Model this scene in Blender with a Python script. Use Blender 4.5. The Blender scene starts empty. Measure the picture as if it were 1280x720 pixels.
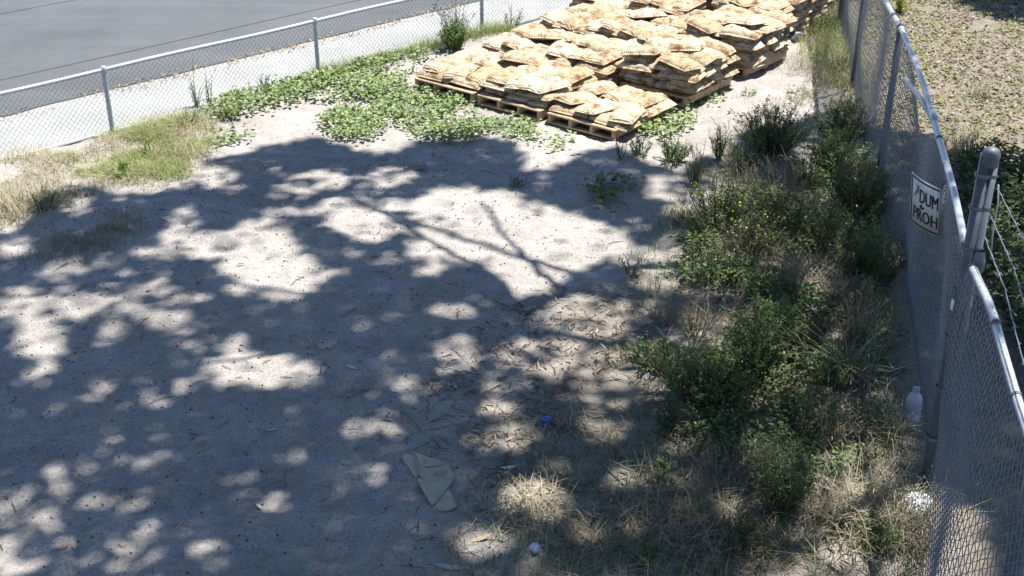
import bpy, math, random
import numpy as np
from mathutils import Vector, Matrix

# ------------------------------------------------------------------ camera, sky, sun, exposure
SC = bpy.context.scene
COL = SC.collection
F_PX, PITCH, ROLL, CAM_H = 1565.05, 0.4716, 0.004665, 5.272
cd = bpy.data.cameras.new('camera'); cam = bpy.data.objects.new('camera', cd); COL.objects.link(cam)
cd.sensor_width = 36.0; cd.lens = 36.0 * F_PX / 1280.0; cd.clip_start = 0.1; cd.clip_end = 3000
_c, _s = math.cos(PITCH), math.sin(PITCH)
_f = Vector((0, _c, -_s)); _r0 = Vector((1, 0, 0)); _u0 = Vector((0, _s, _c))
_r = math.cos(ROLL) * _r0 + math.sin(ROLL) * _u0; _u = -math.sin(ROLL) * _r0 + math.cos(ROLL) * _u0
cam.matrix_world = Matrix(((_r.x, _u.x, -_f.x, 0), (_r.y, _u.y, -_f.y, 0), (_r.z, _u.z, -_f.z, CAM_H), (0, 0, 0, 1)))
SC.camera = cam

SUN_EL = math.radians(69.0)
SUN_H = np.array([0.82, 0.572]); SUN_H = SUN_H / np.linalg.norm(SUN_H)       # horizontal direction towards the sun
w = bpy.data.worlds.new('World'); SC.world = w; w.use_nodes = True
nt = w.node_tree; bg = nt.nodes['Background']; sky = nt.nodes.new('ShaderNodeTexSky')
sky.sky_type = 'NISHITA'; sky.sun_disc = False; sky.sun_elevation = SUN_EL
sky.sun_rotation = math.atan2(SUN_H[0], SUN_H[1])
sky.air_density = 1.0; sky.dust_density = 0.1; sky.ozone_density = 5.0
nt.links.new(sky.outputs[0], bg.inputs[0]); bg.inputs[1].default_value = 0.088
sl = bpy.data.lights.new('sun', 'SUN'); sl.energy = 4.9; sl.angle = math.radians(0.6); sl.color = (1.0, 0.965, 0.91)
so = bpy.data.objects.new('sun', sl); COL.objects.link(so)
so.location = (20, 14, 50)
sv = Vector((SUN_H[0] * math.cos(SUN_EL), SUN_H[1] * math.cos(SUN_EL), math.sin(SUN_EL)))
so.rotation_euler = sv.to_track_quat('Z', 'Y').to_euler()
SC.view_settings.view_transform = 'Standard'; SC.view_settings.look = 'None'
SC.view_settings.exposure = 1.36; SC.view_settings.gamma = 1.0
SC.cycles.max_bounces = 6; SC.cycles.diffuse_bounces = 3; SC.cycles.transparent_max_bounces = 6
SC.cycles.use_denoising = True

rng = np.random.default_rng(7); random.seed(7)

# ------------------------------------------------------------------ survey helpers (photo pixel -> place on the ground)
def gpt(x, y, z=0.0):
    d = _f + _r * ((x - 640) / F_PX) - _u * ((y - 360) / F_PX)
    t = (z - CAM_H) / d.z
    return np.array([d.x * t, d.y * t])
def to_px(P):
    P = np.asarray(P, float); v = P - np.array([0, 0, CAM_H])
    wz = v @ np.array(_f); return np.stack([640 + F_PX * (v @ np.array(_r)) / wz, 360 - F_PX * (v @ np.array(_u)) / wz], -1)
def in_poly(pts, poly):
    x, y = pts[:, 0], pts[:, 1]; inside = np.zeros(len(pts), bool); n = len(poly)
    for i in range(n):
        x1, y1 = poly[i]; x2, y2 = poly[(i + 1) % n]
        c = ((y1 > y) != (y2 > y)); xi = (x2 - x1) * (y - y1) / ((y2 - y1) if y2 != y1 else 1e-9) + x1
        inside ^= c & (x < xi)
    return inside
def gpoly(pxs): return [tuple(gpt(*q)) for q in pxs]
def scatter(poly, n, r=rng):
    P = np.array(poly); lo, hi = P.min(0), P.max(0); out = []; k = 0
    while k < n:
        q = r.uniform(lo, hi, (max(64, n), 2)); q = q[in_poly(q, poly)]; out.append(q); k += len(q)
    return np.concatenate(out)[:n]
def _h(ix, iy, s):
    n = (ix * 374761393 + iy * 668265263 + s * 974711) & 0x7fffffff
    n = ((n ^ (n >> 13)) * 1274126177) & 0x7fffffff
    return ((n ^ (n >> 16)) & 0xffff) / 65535.0
def vn(x, y, s=0):
    x = np.asarray(x, float); y = np.asarray(y, float)
    ix = np.floor(x).astype(np.int64); iy = np.floor(y).astype(np.int64); fx = x - ix; fy = y - iy
    fx = fx * fx * (3 - 2 * fx); fy = fy * fy * (3 - 2 * fy)
    return (_h(ix, iy, s) * (1 - fx) + _h(ix + 1, iy, s) * fx) * (1 - fy) + (_h(ix, iy + 1, s) * (1 - fx) + _h(ix + 1, iy + 1, s) * fx) * fy
FA = np.array([-4.87, 14.43]); FD = np.array([2.205, 2.24]); FD = FD / np.linalg.norm(FD); FN = np.array([-FD[1], FD[0]])   # street fence line
def street(x, y): return (np.asarray(x) - FA[0]) * FN[0] + (np.asarray(y) - FA[1]) * FN[1]      # metres beyond the street fence
def gz(x, y):
    z = 0.05 * (vn(np.asarray(x) * .45, np.asarray(y) * .45, 1) - .5) + .035 * (vn(np.asarray(x) * 1.7, np.asarray(y) * 1.7, 2) - .5)
    z = z + .03 * (vn(np.asarray(x) * 5, np.asarray(y) * 5, 3) - .5) + .026 * (vn(np.asarray(x) * 12, np.asarray(y) * 12, 4) - .5)
    st = street(x, y)
    z = z + .05 * np.exp(-((st + .35) / .35) ** 2)
    k = np.clip((.12 - st) / .15, 0, 1)
    return z * k - .05 * (1 - k)

# ------------------------------------------------------------------ mesh building
class MB:
    def __init__(s): s.v = []; s.f = []; s.t = []; s.n = 0
    def add(s, V, F, tint=None):
        V = np.asarray(V, float).reshape(-1, 3); F = np.asarray(F, np.int64)
        s.v.append(V); s.f.append(F + s.n); s.n += len(V)
        s.t.append(np.full(len(V), .5) if tint is None else np.broadcast_to(np.asarray(tint, float), (len(V),)).copy())
    def mesh(s, name, mat, smooth=False):
        me = bpy.data.meshes.new(name)
        V = np.concatenate(s.v); loops = np.concatenate([f.ravel() for f in s.f]).astype(np.int32)
        tot = np.concatenate([np.full(len(f), f.shape[1]) for f in s.f]).astype(np.int32)
        st = np.concatenate([[0], np.cumsum(tot)[:-1]]).astype(np.int32)
        me.vertices.add(len(V)); me.vertices.foreach_set('co', V.astype(np.float32).ravel())
        me.loops.add(len(loops)); me.loops.foreach_set('vertex_index', loops)
        me.polygons.add(len(tot)); me.polygons.foreach_set('loop_start', st); me.polygons.foreach_set('loop_total', tot)
        if smooth: me.polygons.foreach_set('use_smooth', np.ones(len(tot), bool))
        a = me.attributes.new('tint', 'FLOAT', 'POINT'); a.data.foreach_set('value', np.concatenate(s.t).astype(np.float32))
        me.update(calc_edges=True); me.validate(); me.materials.append(mat)
        return me
    def obj(s, name, mat, parent=None, smooth=False, loc=None, **props):
        o = bpy.data.objects.new(name, s.mesh(name, mat, smooth)); COL.objects.link(o)
        if parent: o.parent = parent
        if loc is not None: o.location = loc
        for k, v in props.items(): o[k] = v
        return o
    # shapes
    def box(s, c, size, R=None, tint=None, bev=0.0):
        hx, hy, hz = np.array(size) / 2
        if bev <= 0:
            V = np.array([[x, y, z] for z in (-hz, hz) for y in (-hy, hy) for x in (-hx, hx)])
            F = np.array([[0, 2, 3, 1], [4, 5, 7, 6], [0, 1, 5, 4], [2, 6, 7, 3], [0, 4, 6, 2], [1, 3, 7, 5]])
        else:
            b = bev; prof = [(-hx + b, -hy), (hx - b, -hy), (hx, -hy + b), (hx, hy - b), (hx - b, hy), (-hx + b, hy), (-hx, hy - b), (-hx, -hy + b)]
            V = []; 
            for z, k in ((-hz, 1 - b / max(hx, hy)), (-hz + b, 1), (hz - b, 1), (hz, 1 - b / max(hx, hy))):
                V += [[x * k, y * k, z] for x, y in prof]
            V = np.array(V); F = []
            for r_ in range(3):
                for i in range(8): F.append([r_ * 8 + i, r_ * 8 + (i + 1) % 8, (r_ + 1) * 8 + (i + 1) % 8, (r_ + 1) * 8 + i])
            n0 = len(V); V = np.vstack([V, [[0, 0, -hz]], [[0, 0, hz]]])
            F2 = [[(i + 1) % 8, i, n0] for i in range(8)] + [[24 + i, 24 + (i + 1) % 8, n0 + 1] for i in range(8)]
            if R is not None: V = V @ np.asarray(R).T
            s.add(V + np.asarray(c), F, tint); base = s.n - len(V)
            s.f.append(np.array(F2) + base); return
        if R is not None: V = V @ np.asarray(R).T
        s.add(V + np.asarray(c), F, tint)
    def tube(s, pts, rad, n=6, tint=None, cap=True):
        P = np.asarray(pts, float); m = len(P); rad = np.broadcast_to(np.asarray(rad, float), (m,))
        T = np.gradient(P, axis=0); T /= np.linalg.norm(T, axis=1)[:, None] + 1e-12
        ref = np.array([0, 0, 1.]) if abs(T[:, 2]).mean() < .8 else np.array([1., 0, 0])
        A = np.cross(T, ref); A /= np.linalg.norm(A, axis=1)[:, None] + 1e-12; B = np.cross(T, A)
        an = np.arange(n) * 2 * math.pi / n
        V = P[:, None, :] + rad[:, None, None] * (np.cos(an)[None, :, None] * A[:, None, :] + np.sin(an)[None, :, None] * B[:, None, :])
        i = np.arange(m - 1)[:, None] * n; j = np.arange(n)[None, :]; k = (j + 1) % n
        F = np.stack([i + j, i + n + j, i + n + k, i + k], -1).reshape(-1, 4)
        s.add(V.reshape(-1, 3), F, tint)
        if cap and n >= 3:
            b = s.n - m * n
            s.f.append(np.array([list(range(b, b + n))])); s.f.append(np.array([list(range(b + (m - 1) * n, b + m * n))[::-1]]))
    def lathe(s, prof, c, n=20, tint=None):
        pr = np.asarray(prof, float); an = np.arange(n) * 2 * math.pi / n; m = len(pr)
        V = np.stack([pr[:, 0, None] * np.cos(an), pr[:, 0, None] * np.sin(an), np.repeat(pr[:, 1, None], n, 1)], -1).reshape(-1, 3)
        i = np.arange(m - 1)[:, None] * n; j = np.arange(n)[None, :]; k = (j + 1) % n
        s.add(V + np.asarray(c), np.stack([i + j, i + k, i + n + k, i + n + j], -1).reshape(-1, 4), tint)
    def leaves(s, P, D, L, W, tint, fold=.25, curl=.15, r=rng):
        """many leaves: base points P, directions D, lengths L, widths W"""
        P = np.asarray(P, float); n = len(P); D = D / (np.linalg.norm(D, axis=1)[:, None] + 1e-9)
        L = np.broadcast_to(L, (n,))[:, None]; W = np.broadcast_to(W, (n,))[:, None]
        ref = np.tile(np.array([0, 0, 1.]), (n, 1)) + r.normal(0, .35, (n, 3))
        S = np.cross(D, ref); S /= np.linalg.norm(S, axis=1)[:, None] + 1e-9; N = np.cross(S, D)
        q = lambda a, b, c: P + D * L * a + S * W * b + N * (W * c)
        V = np.stack([P, q(.3, -.42, fold), q(.68, -.4, fold - curl), q(1, 0, -curl * 2), q(.68, .4, fold - curl), q(.3, .42, fold)], 1)
        b = np.arange(n)[:, None] * 6
        F = np.concatenate([b + np.array([0, 1, 2, 3]), b + np.array([0, 3, 4, 5])])
        s.add(V.reshape(-1, 3), F, np.repeat(np.broadcast_to(tint, (n,)), 6))
    def blades(s, P, H, lean, wid, tint, r=rng, segs=3):
        """grass blades: curved tapering strips"""
        P = np.asarray(P, float); n = len(P); H = np.broadcast_to(H, (n,)); lean = np.broadcast_to(lean, (n,))
        a = r.uniform(0, 2 * math.pi, n); dx, dy = np.cos(a), np.sin(a); V = []
        for k in range(segs + 1):
            t = k / segs; out = lean * H * t * t; up = H * t * (1 - .35 * lean * t); ww = wid * (1 - t) + .0006
            x = P[:, 0] + dx * out; y = P[:, 1] + dy * out; z = P[:, 2] + up
            V.append(np.stack([x - dy * ww, y + dx * ww, z], -1)); V.append(np.stack([x + dy * ww, y - dx * ww, z], -1))
        V = np.stack(V, 1); m = 2 * (segs + 1); b = np.arange(n)[:, None] * m
        F = np.concatenate([b + np.array([2 * k, 2 * k + 1, 2 * k + 3, 2 * k + 2]) for k in range(segs)])
        s.add(V.reshape(-1, 3), F, np.repeat(np.broadcast_to(tint, (n,)), m))

def empty(name, loc, label=None, cat=None, group=None, rz=0):
    o = bpy.data.objects.new(name, None); COL.objects.link(o); o.location = loc; o.rotation_euler = (0, 0, rz); o.empty_display_size = .1
    tag(o, label, cat, group); return o
def tag(o, label=None, cat=None, group=None, kind=None):
    if label: o['label'] = label
    if cat: o['category'] = cat
    if group: o['group'] = group
    if kind: o['kind'] = kind
    return o

# ------------------------------------------------------------------ materials
def nodes(name):
    m = bpy.data.materials.new(name); m.use_nodes = True; t = m.node_tree
    return m, t, t.nodes['Principled BSDF']
def N(t, typ, **kw):
    n = t.nodes.new(typ)
    for k, v in kw.items():
        if k.startswith('i_'): n.inputs[k[2:].replace('_', ' ')].default_value = v
        else: setattr(n, k, v)
    return n
def noise(t, scale, detail=4, rough=.6, coord=None):
    n = N(t, 'ShaderNodeTexNoise'); n.inputs['Scale'].default_value = scale; n.inputs['Detail'].default_value = detail; n.inputs['Roughness'].default_value = rough
    if coord is not None: t.links.new(coord, n.inputs['Vector'])
    return n.outputs['Fac']
def ramp(t, fac, stops):
    r = N(t, 'ShaderNodeValToRGB'); e = r.color_ramp.elements
    while len(e) < len(stops): e.new(.5)
    for el, (p, c) in zip(e, stops): el.position = p; el.color = (c if len(c) == 4 else (*c, 1))
    t.links.new(fac, r.inputs[0]); return r.outputs[0]
def mix(t, fac, a, b, mode='MIX'):
    m = N(t, 'ShaderNodeMix', data_type='RGBA', blend_type=mode)
    for sock, v in ((m.inputs[0], fac), (m.inputs[6], a), (m.inputs[7], b)):
        if hasattr(v, 'is_linked'): t.links.new(v, sock)
        elif isinstance(v, (int, float)): sock.default_value = v
        else: sock.default_value = (*v, 1)
    return m.outputs[2]
def bump(t, bsdf, h, strength, dist):
    b = N(t, 'ShaderNodeBump'); b.inputs['Strength'].default_value = strength; b.inputs['Distance'].default_value = dist
    t.links.new(h, b.inputs['Height']); t.links.new(b.outputs[0], bsdf.inputs['Normal'])
def gcoord(t): return N(t, 'ShaderNodeNewGeometry').outputs['Position']

def leaf_mat(name, a, b, c=None, trans=.35, rough=.6):
    m, t, p = nodes(name)
    at = N(t, 'ShaderNodeAttribute', attribute_name='tint')
    col = ramp(t, at.outputs['Fac'], [(0, a), (.5, b), (1, c or b)])
    nz = noise(t, 9, 2, coord=gcoord(t)); col = mix(t, .35, col, ramp(t, nz, [(.3, (.55, .55, .5)), (.7, (1, 1, 1))]), 'MULTIPLY')
    t.links.new(col, p.inputs['Base Color']); p.inputs['Roughness'].default_value = rough; p.inputs['Specular IOR Level'].default_value = .3
    tr = N(t, 'ShaderNodeBsdfTranslucent'); t.links.new(mix(t, .6, col, (.9, 1, .35), 'MULTIPLY'), tr.inputs[0])
    mx = N(t, 'ShaderNodeMixShader'); mx.inputs[0].default_value = trans
    t.links.new(p.outputs[0], mx.inputs[1]); t.links.new(tr.outputs[0], mx.inputs[2])
    t.links.new(mx.outputs[0], t.nodes['Material Output'].inputs[0]); return m
def plain(name, a, rough=.7, metal=0.0, b=None, scale=12, bumpd=0.0, attr=False):
    m, t, p = nodes(name); co = N(t, 'ShaderNodeTexCoord').outputs['Object'] if not attr else gcoord(t)
    b = b or tuple(x * .72 for x in a)
    f = noise(t, scale, 5, coord=co)
    col = ramp(t, f, [(.32, b), (.68, a)])
    t.links.new(col, p.inputs['Base Color']); p.inputs['Roughness'].default_value = rough; p.inputs['Metallic'].default_value = metal
    if bumpd: bump(t, p, f, .6, bumpd)
    return m

def sand_mat():
    m, t, p = nodes('sandy_soil'); g = gcoord(t)
    big = noise(t, .55, 4, .6, g); mid = noise(t, 4.5, 6, .7, g); fine = noise(t, 45, 4, .75, g); grit = noise(t, 160, 2, .6, g)
    col = ramp(t, big, [(.3, (.295, .272, .252)), (.7, (.385, .357, .333))])
    col = mix(t, .55, col, ramp(t, mid, [(.3, (.6, .59, .58)), (.62, (1.08, 1.07, 1.05))]), 'MULTIPLY')
    col = mix(t, .85, col, ramp(t, fine, [(.3, (.5, .49, .48)), (.5, (1, 1, 1)), (.7, (1.25, 1.24, 1.2))]), 'MULTIPLY')
    col = mix(t, .5, col, ramp(t, grit, [(.3, (.6, .6, .6)), (.6, (1.1, 1.1, 1.1))]), 'MULTIPLY')
    vo = N(t, 'ShaderNodeTexVoronoi'); vo.inputs['Scale'].default_value = 14; t.links.new(g, vo.inputs['Vector'])
    sp = ramp(t, vo.outputs['Distance'], [(.06, (.35, .33, .3)), (.11, (1, 1, 1))])
    gate = ramp(t, noise(t, 3, 2, .5, g), [(.4, (0, 0, 0)), (.55, (1, 1, 1))])
    col = mix(t, gate, col, mix(t, 1.0, col, sp, 'MULTIPLY'))
    mp = N(t, 'ShaderNodeMapping'); mp.inputs['Rotation'].default_value = (0, 0, .55); mp.inputs['Scale'].default_value = (.25, 1.6, 1); t.links.new(g, mp.inputs['Vector'])
    trk = ramp(t, noise(t, 1.3, 5, .62, mp.outputs[0]), [(.36, (.82, .815, .81)), (.55, (1.03, 1.03, 1.02))]); col = mix(t, .8, col, trk, 'MULTIPLY')
    # brown organic soil towards the right fence
    at = N(t, 'ShaderNodeAttribute', attribute_name='tint')
    org = ramp(t, mid, [(.3, (.12, .104, .08)), (.7, (.235, .205, .16))])
    org = mix(t, .6, org, ramp(t, fine, [(.3, (.55, .54, .53)), (.7, (1.25, 1.2, 1.1))]), 'MULTIPLY')
    col = mix(t, at.outputs['Fac'], col, org)
    t.links.new(col, p.inputs['Base Color']); p.inputs['Roughness'].default_value = .95; p.inputs['Specular IOR Level'].default_value = .15
    hs = N(t, 'ShaderNodeMath', operation='ADD'); t.links.new(mid, hs.inputs[0])
    h2 = N(t, 'ShaderNodeMath', operation='MULTIPLY_ADD'); t.links.new(fine, h2.inputs[0]); h2.inputs[1].default_value = .4; t.links.new(mid, h2.inputs[2])
    bump(t, p, h2.outputs[0], 1.0, .035); return m
def road_mat():
    m, t, p = nodes('worn_asphalt'); g = gcoord(t)
    big = noise(t, .5, 5, .6, g); fine = noise(t, 60, 3, .7, g)
    mp = N(t, 'ShaderNodeMapping'); mp.inputs['Rotation'].default_value = (0, 0, -math.atan2(FD[1], FD[0])); mp.inputs['Scale'].default_value = (.12, 1.6, 1); t.links.new(g, mp.inputs['Vector'])
    streak = noise(t, 1.4, 5, .6, mp.outputs[0])
    col = ramp(t, big, [(.3, (.062, .068, .070)), (.7, (.088, .093, .096))])
    col = mix(t, .5, col, ramp(t, streak, [(.3, (.72, .72, .72)), (.65, (1.12, 1.12, 1.12))]), 'MULTIPLY')
    col = mix(t, .55, col, ramp(t, fine, [(.3, (.65, .65, .65)), (.7, (1.2, 1.2, 1.2))]), 'MULTIPLY')
    vo = N(t, 'ShaderNodeTexVoronoi', feature='DISTANCE_TO_EDGE'); vo.inputs['Scale'].default_value = .35
    wob = N(t, 'ShaderNodeTexNoise'); wob.inputs['Scale'].default_value = 1.5; t.links.new(g, wob.inputs['Vector'])
    av = N(t, 'ShaderNodeVectorMath', operation='ADD'); t.links.new(g, av.inputs[0]); t.links.new(wob.outputs['Color'], av.inputs[1]); t.links.new(av.outputs[0], vo.inputs['Vector'])
    crack = ramp(t, vo.outputs['Distance'], [(.003, (.6, .6, .6)), (.009, (1, 1, 1))])
    col = mix(t, .25, col, crack, 'MULTIPLY')
    stain = ramp(t, noise(t, 1.7, 3, .5, g), [(.62, (1, 1, 1)), (.7, (.62, .62, .62))]); col = mix(t, .25, col, stain, 'MULTIPLY')
    t.links.new(col, p.inputs['Base Color']); p.inputs['Roughness'].default_value = .9; bump(t, p, fine, .5, .006); return m
def walk_mat():
    m, t, p = nodes('pale_gravel_shoulder'); g = gcoord(t)
    big = noise(t, 1.1, 5, .65, g); fine = noise(t, 40, 4, .7, g)
    col = ramp(t, big, [(.3, (.22, .222, .212)), (.7, (.32, .322, .308))])
    col = mix(t, .6, col, ramp(t, fine, [(.3, (.7, .7, .7)), (.7, (1.15, 1.15, 1.15))]), 'MULTIPLY')
    t.links.new(col, p.inputs['Base Color']); p.inputs['Roughness'].default_value = .95; bump(t, p, fine, .6, .012); return m
def bag_mat(name, a, b, d):
    m, t, p = nodes(name); oc = N(t, 'ShaderNodeTexCoord').outputs['Object']; oi = N(t, 'ShaderNodeObjectInfo')
    ad = N(t, 'ShaderNodeVectorMath', operation='ADD'); t.links.new(oc, ad.inputs[0]); sc = N(t, 'ShaderNodeVectorMath', operation='SCALE'); sc.inputs['Scale'].default_value = 37
    t.links.new(oi.outputs['Random'], sc.inputs[0]); t.links.new(sc.outputs[0], ad.inputs[1]); v = ad.outputs[0]
    col = mix(t, oi.outputs['Random'], a, b)
    f = noise(t, 6.5, 7, .75, v); g2 = noise(t, 26, 4, .7, v)
    dirt = ramp(t, f, [(.47, (0, 0, 0)), (.62, (1, 1, 1))])
    col = mix(t, dirt, col, d)
    col = mix(t, .35, col, ramp(t, g2, [(.3, (.62, .56, .48)), (.65, (1.1, 1.1, 1.1))]), 'MULTIPLY')
    t.links.new(col, p.inputs['Base Color']); p.inputs['Roughness'].default_value = .9; p.inputs['Specular IOR Level'].default_value = .2
    wv = N(t, 'ShaderNodeTexWave'); wv.inputs['Scale'].default_value = 9; wv.inputs['Distortion'].default_value = 7; wv.inputs['Detail'].default_value = 3; t.links.new(v, wv.inputs['Vector'])
    s = N(t, 'ShaderNodeMath', operation='ADD'); t.links.new(wv.outputs['Fac'], s.inputs[0]); t.links.new(f, s.inputs[1])
    h3 = N(t, 'ShaderNodeMath', operation='MULTIPLY_ADD'); t.links.new(g2, h3.inputs[0]); h3.inputs[1].default_value = .5; t.links.new(s.outputs[0], h3.inputs[2])
    bump(t, p, h3.outputs[0], .6, .012); return m

M_SAND = sand_mat(); M_ROAD = road_mat(); M_WALK = walk_mat()
M_BAG = bag_mat('woven_sandbag_cloth', (.43, .325, .20), (.55, .46, .335), (.18, .095, .04))
M_WOOD = plain('weathered_pallet_wood', (.50, .36, .22), .85, b=(.30, .19, .10), scale=14, bumpd=.004)
M_GALV = plain('galvanized_pipe', (.40, .43, .49), .42, .25, b=(.28, .31, .37), scale=18)
M_POST = plain('dull_grey_pipe', (.10, .115, .15), .6, .25, b=(.065, .075, .10), scale=14)
M_WIRE = plain('galvanized_wire', (.40, .42, .44), .4, .45, b=(.28, .30, .32), scale=25)
M_MALLOW = leaf_mat('mallow_leaf', (.11, .175, .06), (.20, .29, .11), (.38, .42, .19))
M_WEED = leaf_mat('weed_leaf', (.07, .11, .035), (.12, .18, .06), (.21, .27, .10))
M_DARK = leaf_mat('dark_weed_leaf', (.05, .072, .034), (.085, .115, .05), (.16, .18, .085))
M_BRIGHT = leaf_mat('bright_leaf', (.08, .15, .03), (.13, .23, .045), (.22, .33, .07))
M_GRASS = leaf_mat('green_grass_blade', (.16, .20, .07), (.27, .31, .11), (.42, .41, .19))
M_STRAW = leaf_mat('dry_straw', (.21, .18, .125), (.35, .30, .205), (.53, .465, .33), trans=.25)
M_STEM = plain('weed_stem', (.10, .12, .05), .7, attr=True)
M_DRYSTEM = plain('dry_stem', (.30, .24, .15), .7, attr=True)
M_FLOWER = plain('yellow_petal', (.62, .52, .05), .6, b=(.5, .40, .03), attr=True)
M_PURPLE = leaf_mat('grey_lavender_seed_head', (.20, .19, .24), (.30, .28, .36), (.42, .40, .48))
M_LITTER = leaf_mat('dead_eucalyptus_leaf', (.13, .085, .055), (.30, .215, .145), (.50, .43, .34), trans=.1)
M_ORANGE = leaf_mat('orange_dead_leaf', (.33, .20, .09), (.46, .31, .16), (.55, .44, .28), trans=.1)
M_NUT = plain('gumnut', (.035, .028, .024), .8, attr=True)
M_STONE = plain('pebble', (.42, .40, .37), .9, attr=True, b=(.2, .19, .18), scale=6)
M_TWIG = plain('dry_twig', (.16, .125, .095), .85, attr=True, b=(.09, .07, .055), scale=6)
M_BARK = plain('eucalyptus_bark', (.36, .30, .24), .9, b=(.2, .16, .12), scale=3, bumpd=.02)
M_EUC = leaf_mat('eucalyptus_leaf', (.05, .075, .04), (.075, .10, .055), (.10, .13, .075), trans=.12)

# ------------------------------------------------------------------ the ground, shoulder, road
def grid(x0, x1, y0, y1, step):
    xs = np.arange(x0, x1 + 1e-6, step); ys = np.arange(y0, y1 + 1e-6, step)
    X, Y = np.meshgrid(xs, ys); nx, ny = len(xs), len(ys)
    i = (np.arange(ny - 1)[:, None] * nx + np.arange(nx - 1)[None, :]).ravel()
    return X.ravel(), Y.ravel(), np.stack([i, i + 1, i + nx + 1, i + nx], -1)
RAIL = np.array([(2.05, 2.2), (2.40, 4.3), (2.66, 5.65), (2.86, 6.6), (2.94, 7.30), (3.19, 8.39), (3.34, 9.1), (3.54, 10.05), (3.73, 11.04), (4.02, 12.8), (4.17, 13.97), (4.58, 16.3), (5.08, 19.2), (5.65, 22.4)])
def fence_x(y): return np.interp(y, RAIL[:, 1], RAIL[:, 0])
EDGE = gpoly([(555, 800), (575, 690), (545, 600), (560, 520), (600, 440), (680, 400), (790, 335), (770, 260), (800, 215), (850, 190), (905, 145), (1000, 130), (1080, 120)])
EDGE = np.array(sorted(EDGE, key=lambda q: q[1]))
def organic(x, y):
    e = np.interp(y, EDGE[:, 1], EDGE[:, 0]); d = np.asarray(x) - e + .7 * (vn(np.asarray(x) * 1.6, np.asarray(y) * 1.6, 9) - .5) + .4 * (vn(np.asarray(x) * 5, np.asarray(y) * 5, 10) - .5)
    k = np.clip(d / .7, 0, 1); far = np.clip((15.2 - np.asarray(y)) / 1.5, 0, 1); beyond = np.clip((np.asarray(x) - fence_x(y) + .2) / .3, 0, 1)
    return np.maximum(np.clip(k * far * .62 * (0.35 + vn(np.asarray(x) * 2.2, np.asarray(y) * 2.2, 12)), 0, 1), beyond * .9)
mb = MB()
X, Y, Fq = grid(-8.4, 8.8, 4.6, 22.4, .045)
mb.add(np.stack([X, Y, gz(X, Y)], -1), Fq, organic(X, Y))
ox0, ox1, oy0, oy1 = X.min(), X.max(), Y.min(), Y.max()
B = 900
ring = [(ox0, oy0), (ox1, oy0), (ox1, oy1), (ox0, oy1)]; outer = [(-B, -B), (B, -B), (B, B), (-B, B)]
mb.add([(x, y, -.03) for x, y in ring] + [(x, y, -.03) for x, y in outer], [[i, 4 + i, 4 + (i + 1) % 4, (i + 1) % 4][::-1] for i in range(4)], .3)
tag(mb.obj('ground', M_SAND, smooth=True), 'sandy grey dirt yard with tree shade', kind='structure')

def strip(name, off0, off1, z, mat, label, s0=-14, s1=40, wob=0.0):
    b = MB(); ss = np.arange(s0, s1, .12); V = []
    for t_ in ss:
        a0 = off0 + wob * (vn(t_ * 1.1, 3.3, 20) - .5) + wob * .6 * (vn(t_ * 4, 3.3, 21) - .5)
        for k in range(9):
            o = a0 + (off1 - a0) * k / 8; q = FA + FD * t_ + FN * o; V.append((*q, z))
    m = len(ss); i = (np.arange(m - 1)[:, None] * 9 + np.arange(8)[None, :]).ravel()
    b.add(V, np.stack([i, i + 1, i + 10, i + 9], -1)); return tag(b.obj(name, mat), label, kind='structure')
e1 = street(*gpt(0, 154)); e2 = street(*gpt(391, 47)); e3 = street(*gpt(498, 22)); EOFF = float(np.mean([e1, e2, e3]))
s1_ = street(*gpt(0, 107)); s2_ = street(*gpt(155, 60)); s3_ = street(*gpt(455, 0)); SOFF = float(np.mean([s1_, s2_, s3_]))
strip('path', -.02, EOFF + .25, -.012, M_WALK, 'pale gravel shoulder between street and chain link fence')
strip('road', EOFF, 16, 0.0, M_ROAD, 'grey asphalt street behind the low fence', wob=.10)
strip('road', SOFF, SOFF + .035, .004, plain('tar_seam', (.05, .05, .05), .9, attr=True), 'dark tar seam line along the street', wob=.03)
so2 = float(np.mean([street(*gpt(0, 17)), street(*gpt(100, 0))]))
strip('road', so2, so2 + .03, .004, bpy.data.materials['tar_seam'], 'second dark tar seam in the street', wob=.04)

# ------------------------------------------------------------------ chain link fences
def polyline_len(P): return np.concatenate([[0], np.cumsum(np.linalg.norm(np.diff(P, axis=0), axis=1))])
def along(P, s):
    d = polyline_len(P); return np.stack([np.interp(s, d, P[:, k]) for k in range(P.shape[1])], -1)
def chain_mesh(top, bot, cell, r, over=.03, wavy=.012, sides=3):
    """woven zigzag wires between a bottom and a top polyline (each n x 3); returns MB"""
    b = MB(); Lt = polyline_len(top)[-1]; n = int(Lt / (cell * .5)) - 1
    for k in range(n):
        s = k * cell * .5
        h = np.linalg.norm(along(top, np.array([s])) - along(bot, np.array([s * polyline_len(bot)[-1] / Lt])))
        m = max(4, int(round((h + over) / (cell * .5))))
        t = np.arange(m + 1) / m * (h + over) / h
        ss = s + cell * .51 * ((np.arange(m + 1) + k) % 2)
        A = along(bot, np.clip(ss, 0, Lt) * polyline_len(bot)[-1] / Lt); Bq = along(top, np.clip(ss, 0, Lt))
        P = A + (Bq - A) * t[:, None]
        D = along(top, np.array([min(s + .05, Lt)])) - along(top, np.array([max(0, s - .05)])); D = D[0] / (np.linalg.norm(D) + 1e-9); nn = np.array([-D[1], D[0], 0])
        w_ = wavy * (vn(ss * .9, t * 2.2, 31) - .5) * 2 * np.sin(np.clip(t, 0, 1) * math.pi) * 3
        P = P + nn * (w_ + .004 * np.where(np.arange(m + 1) % 2, 1, -1))[:, None]
        b.tube(P, r, sides, cap=False)
    return b
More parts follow.
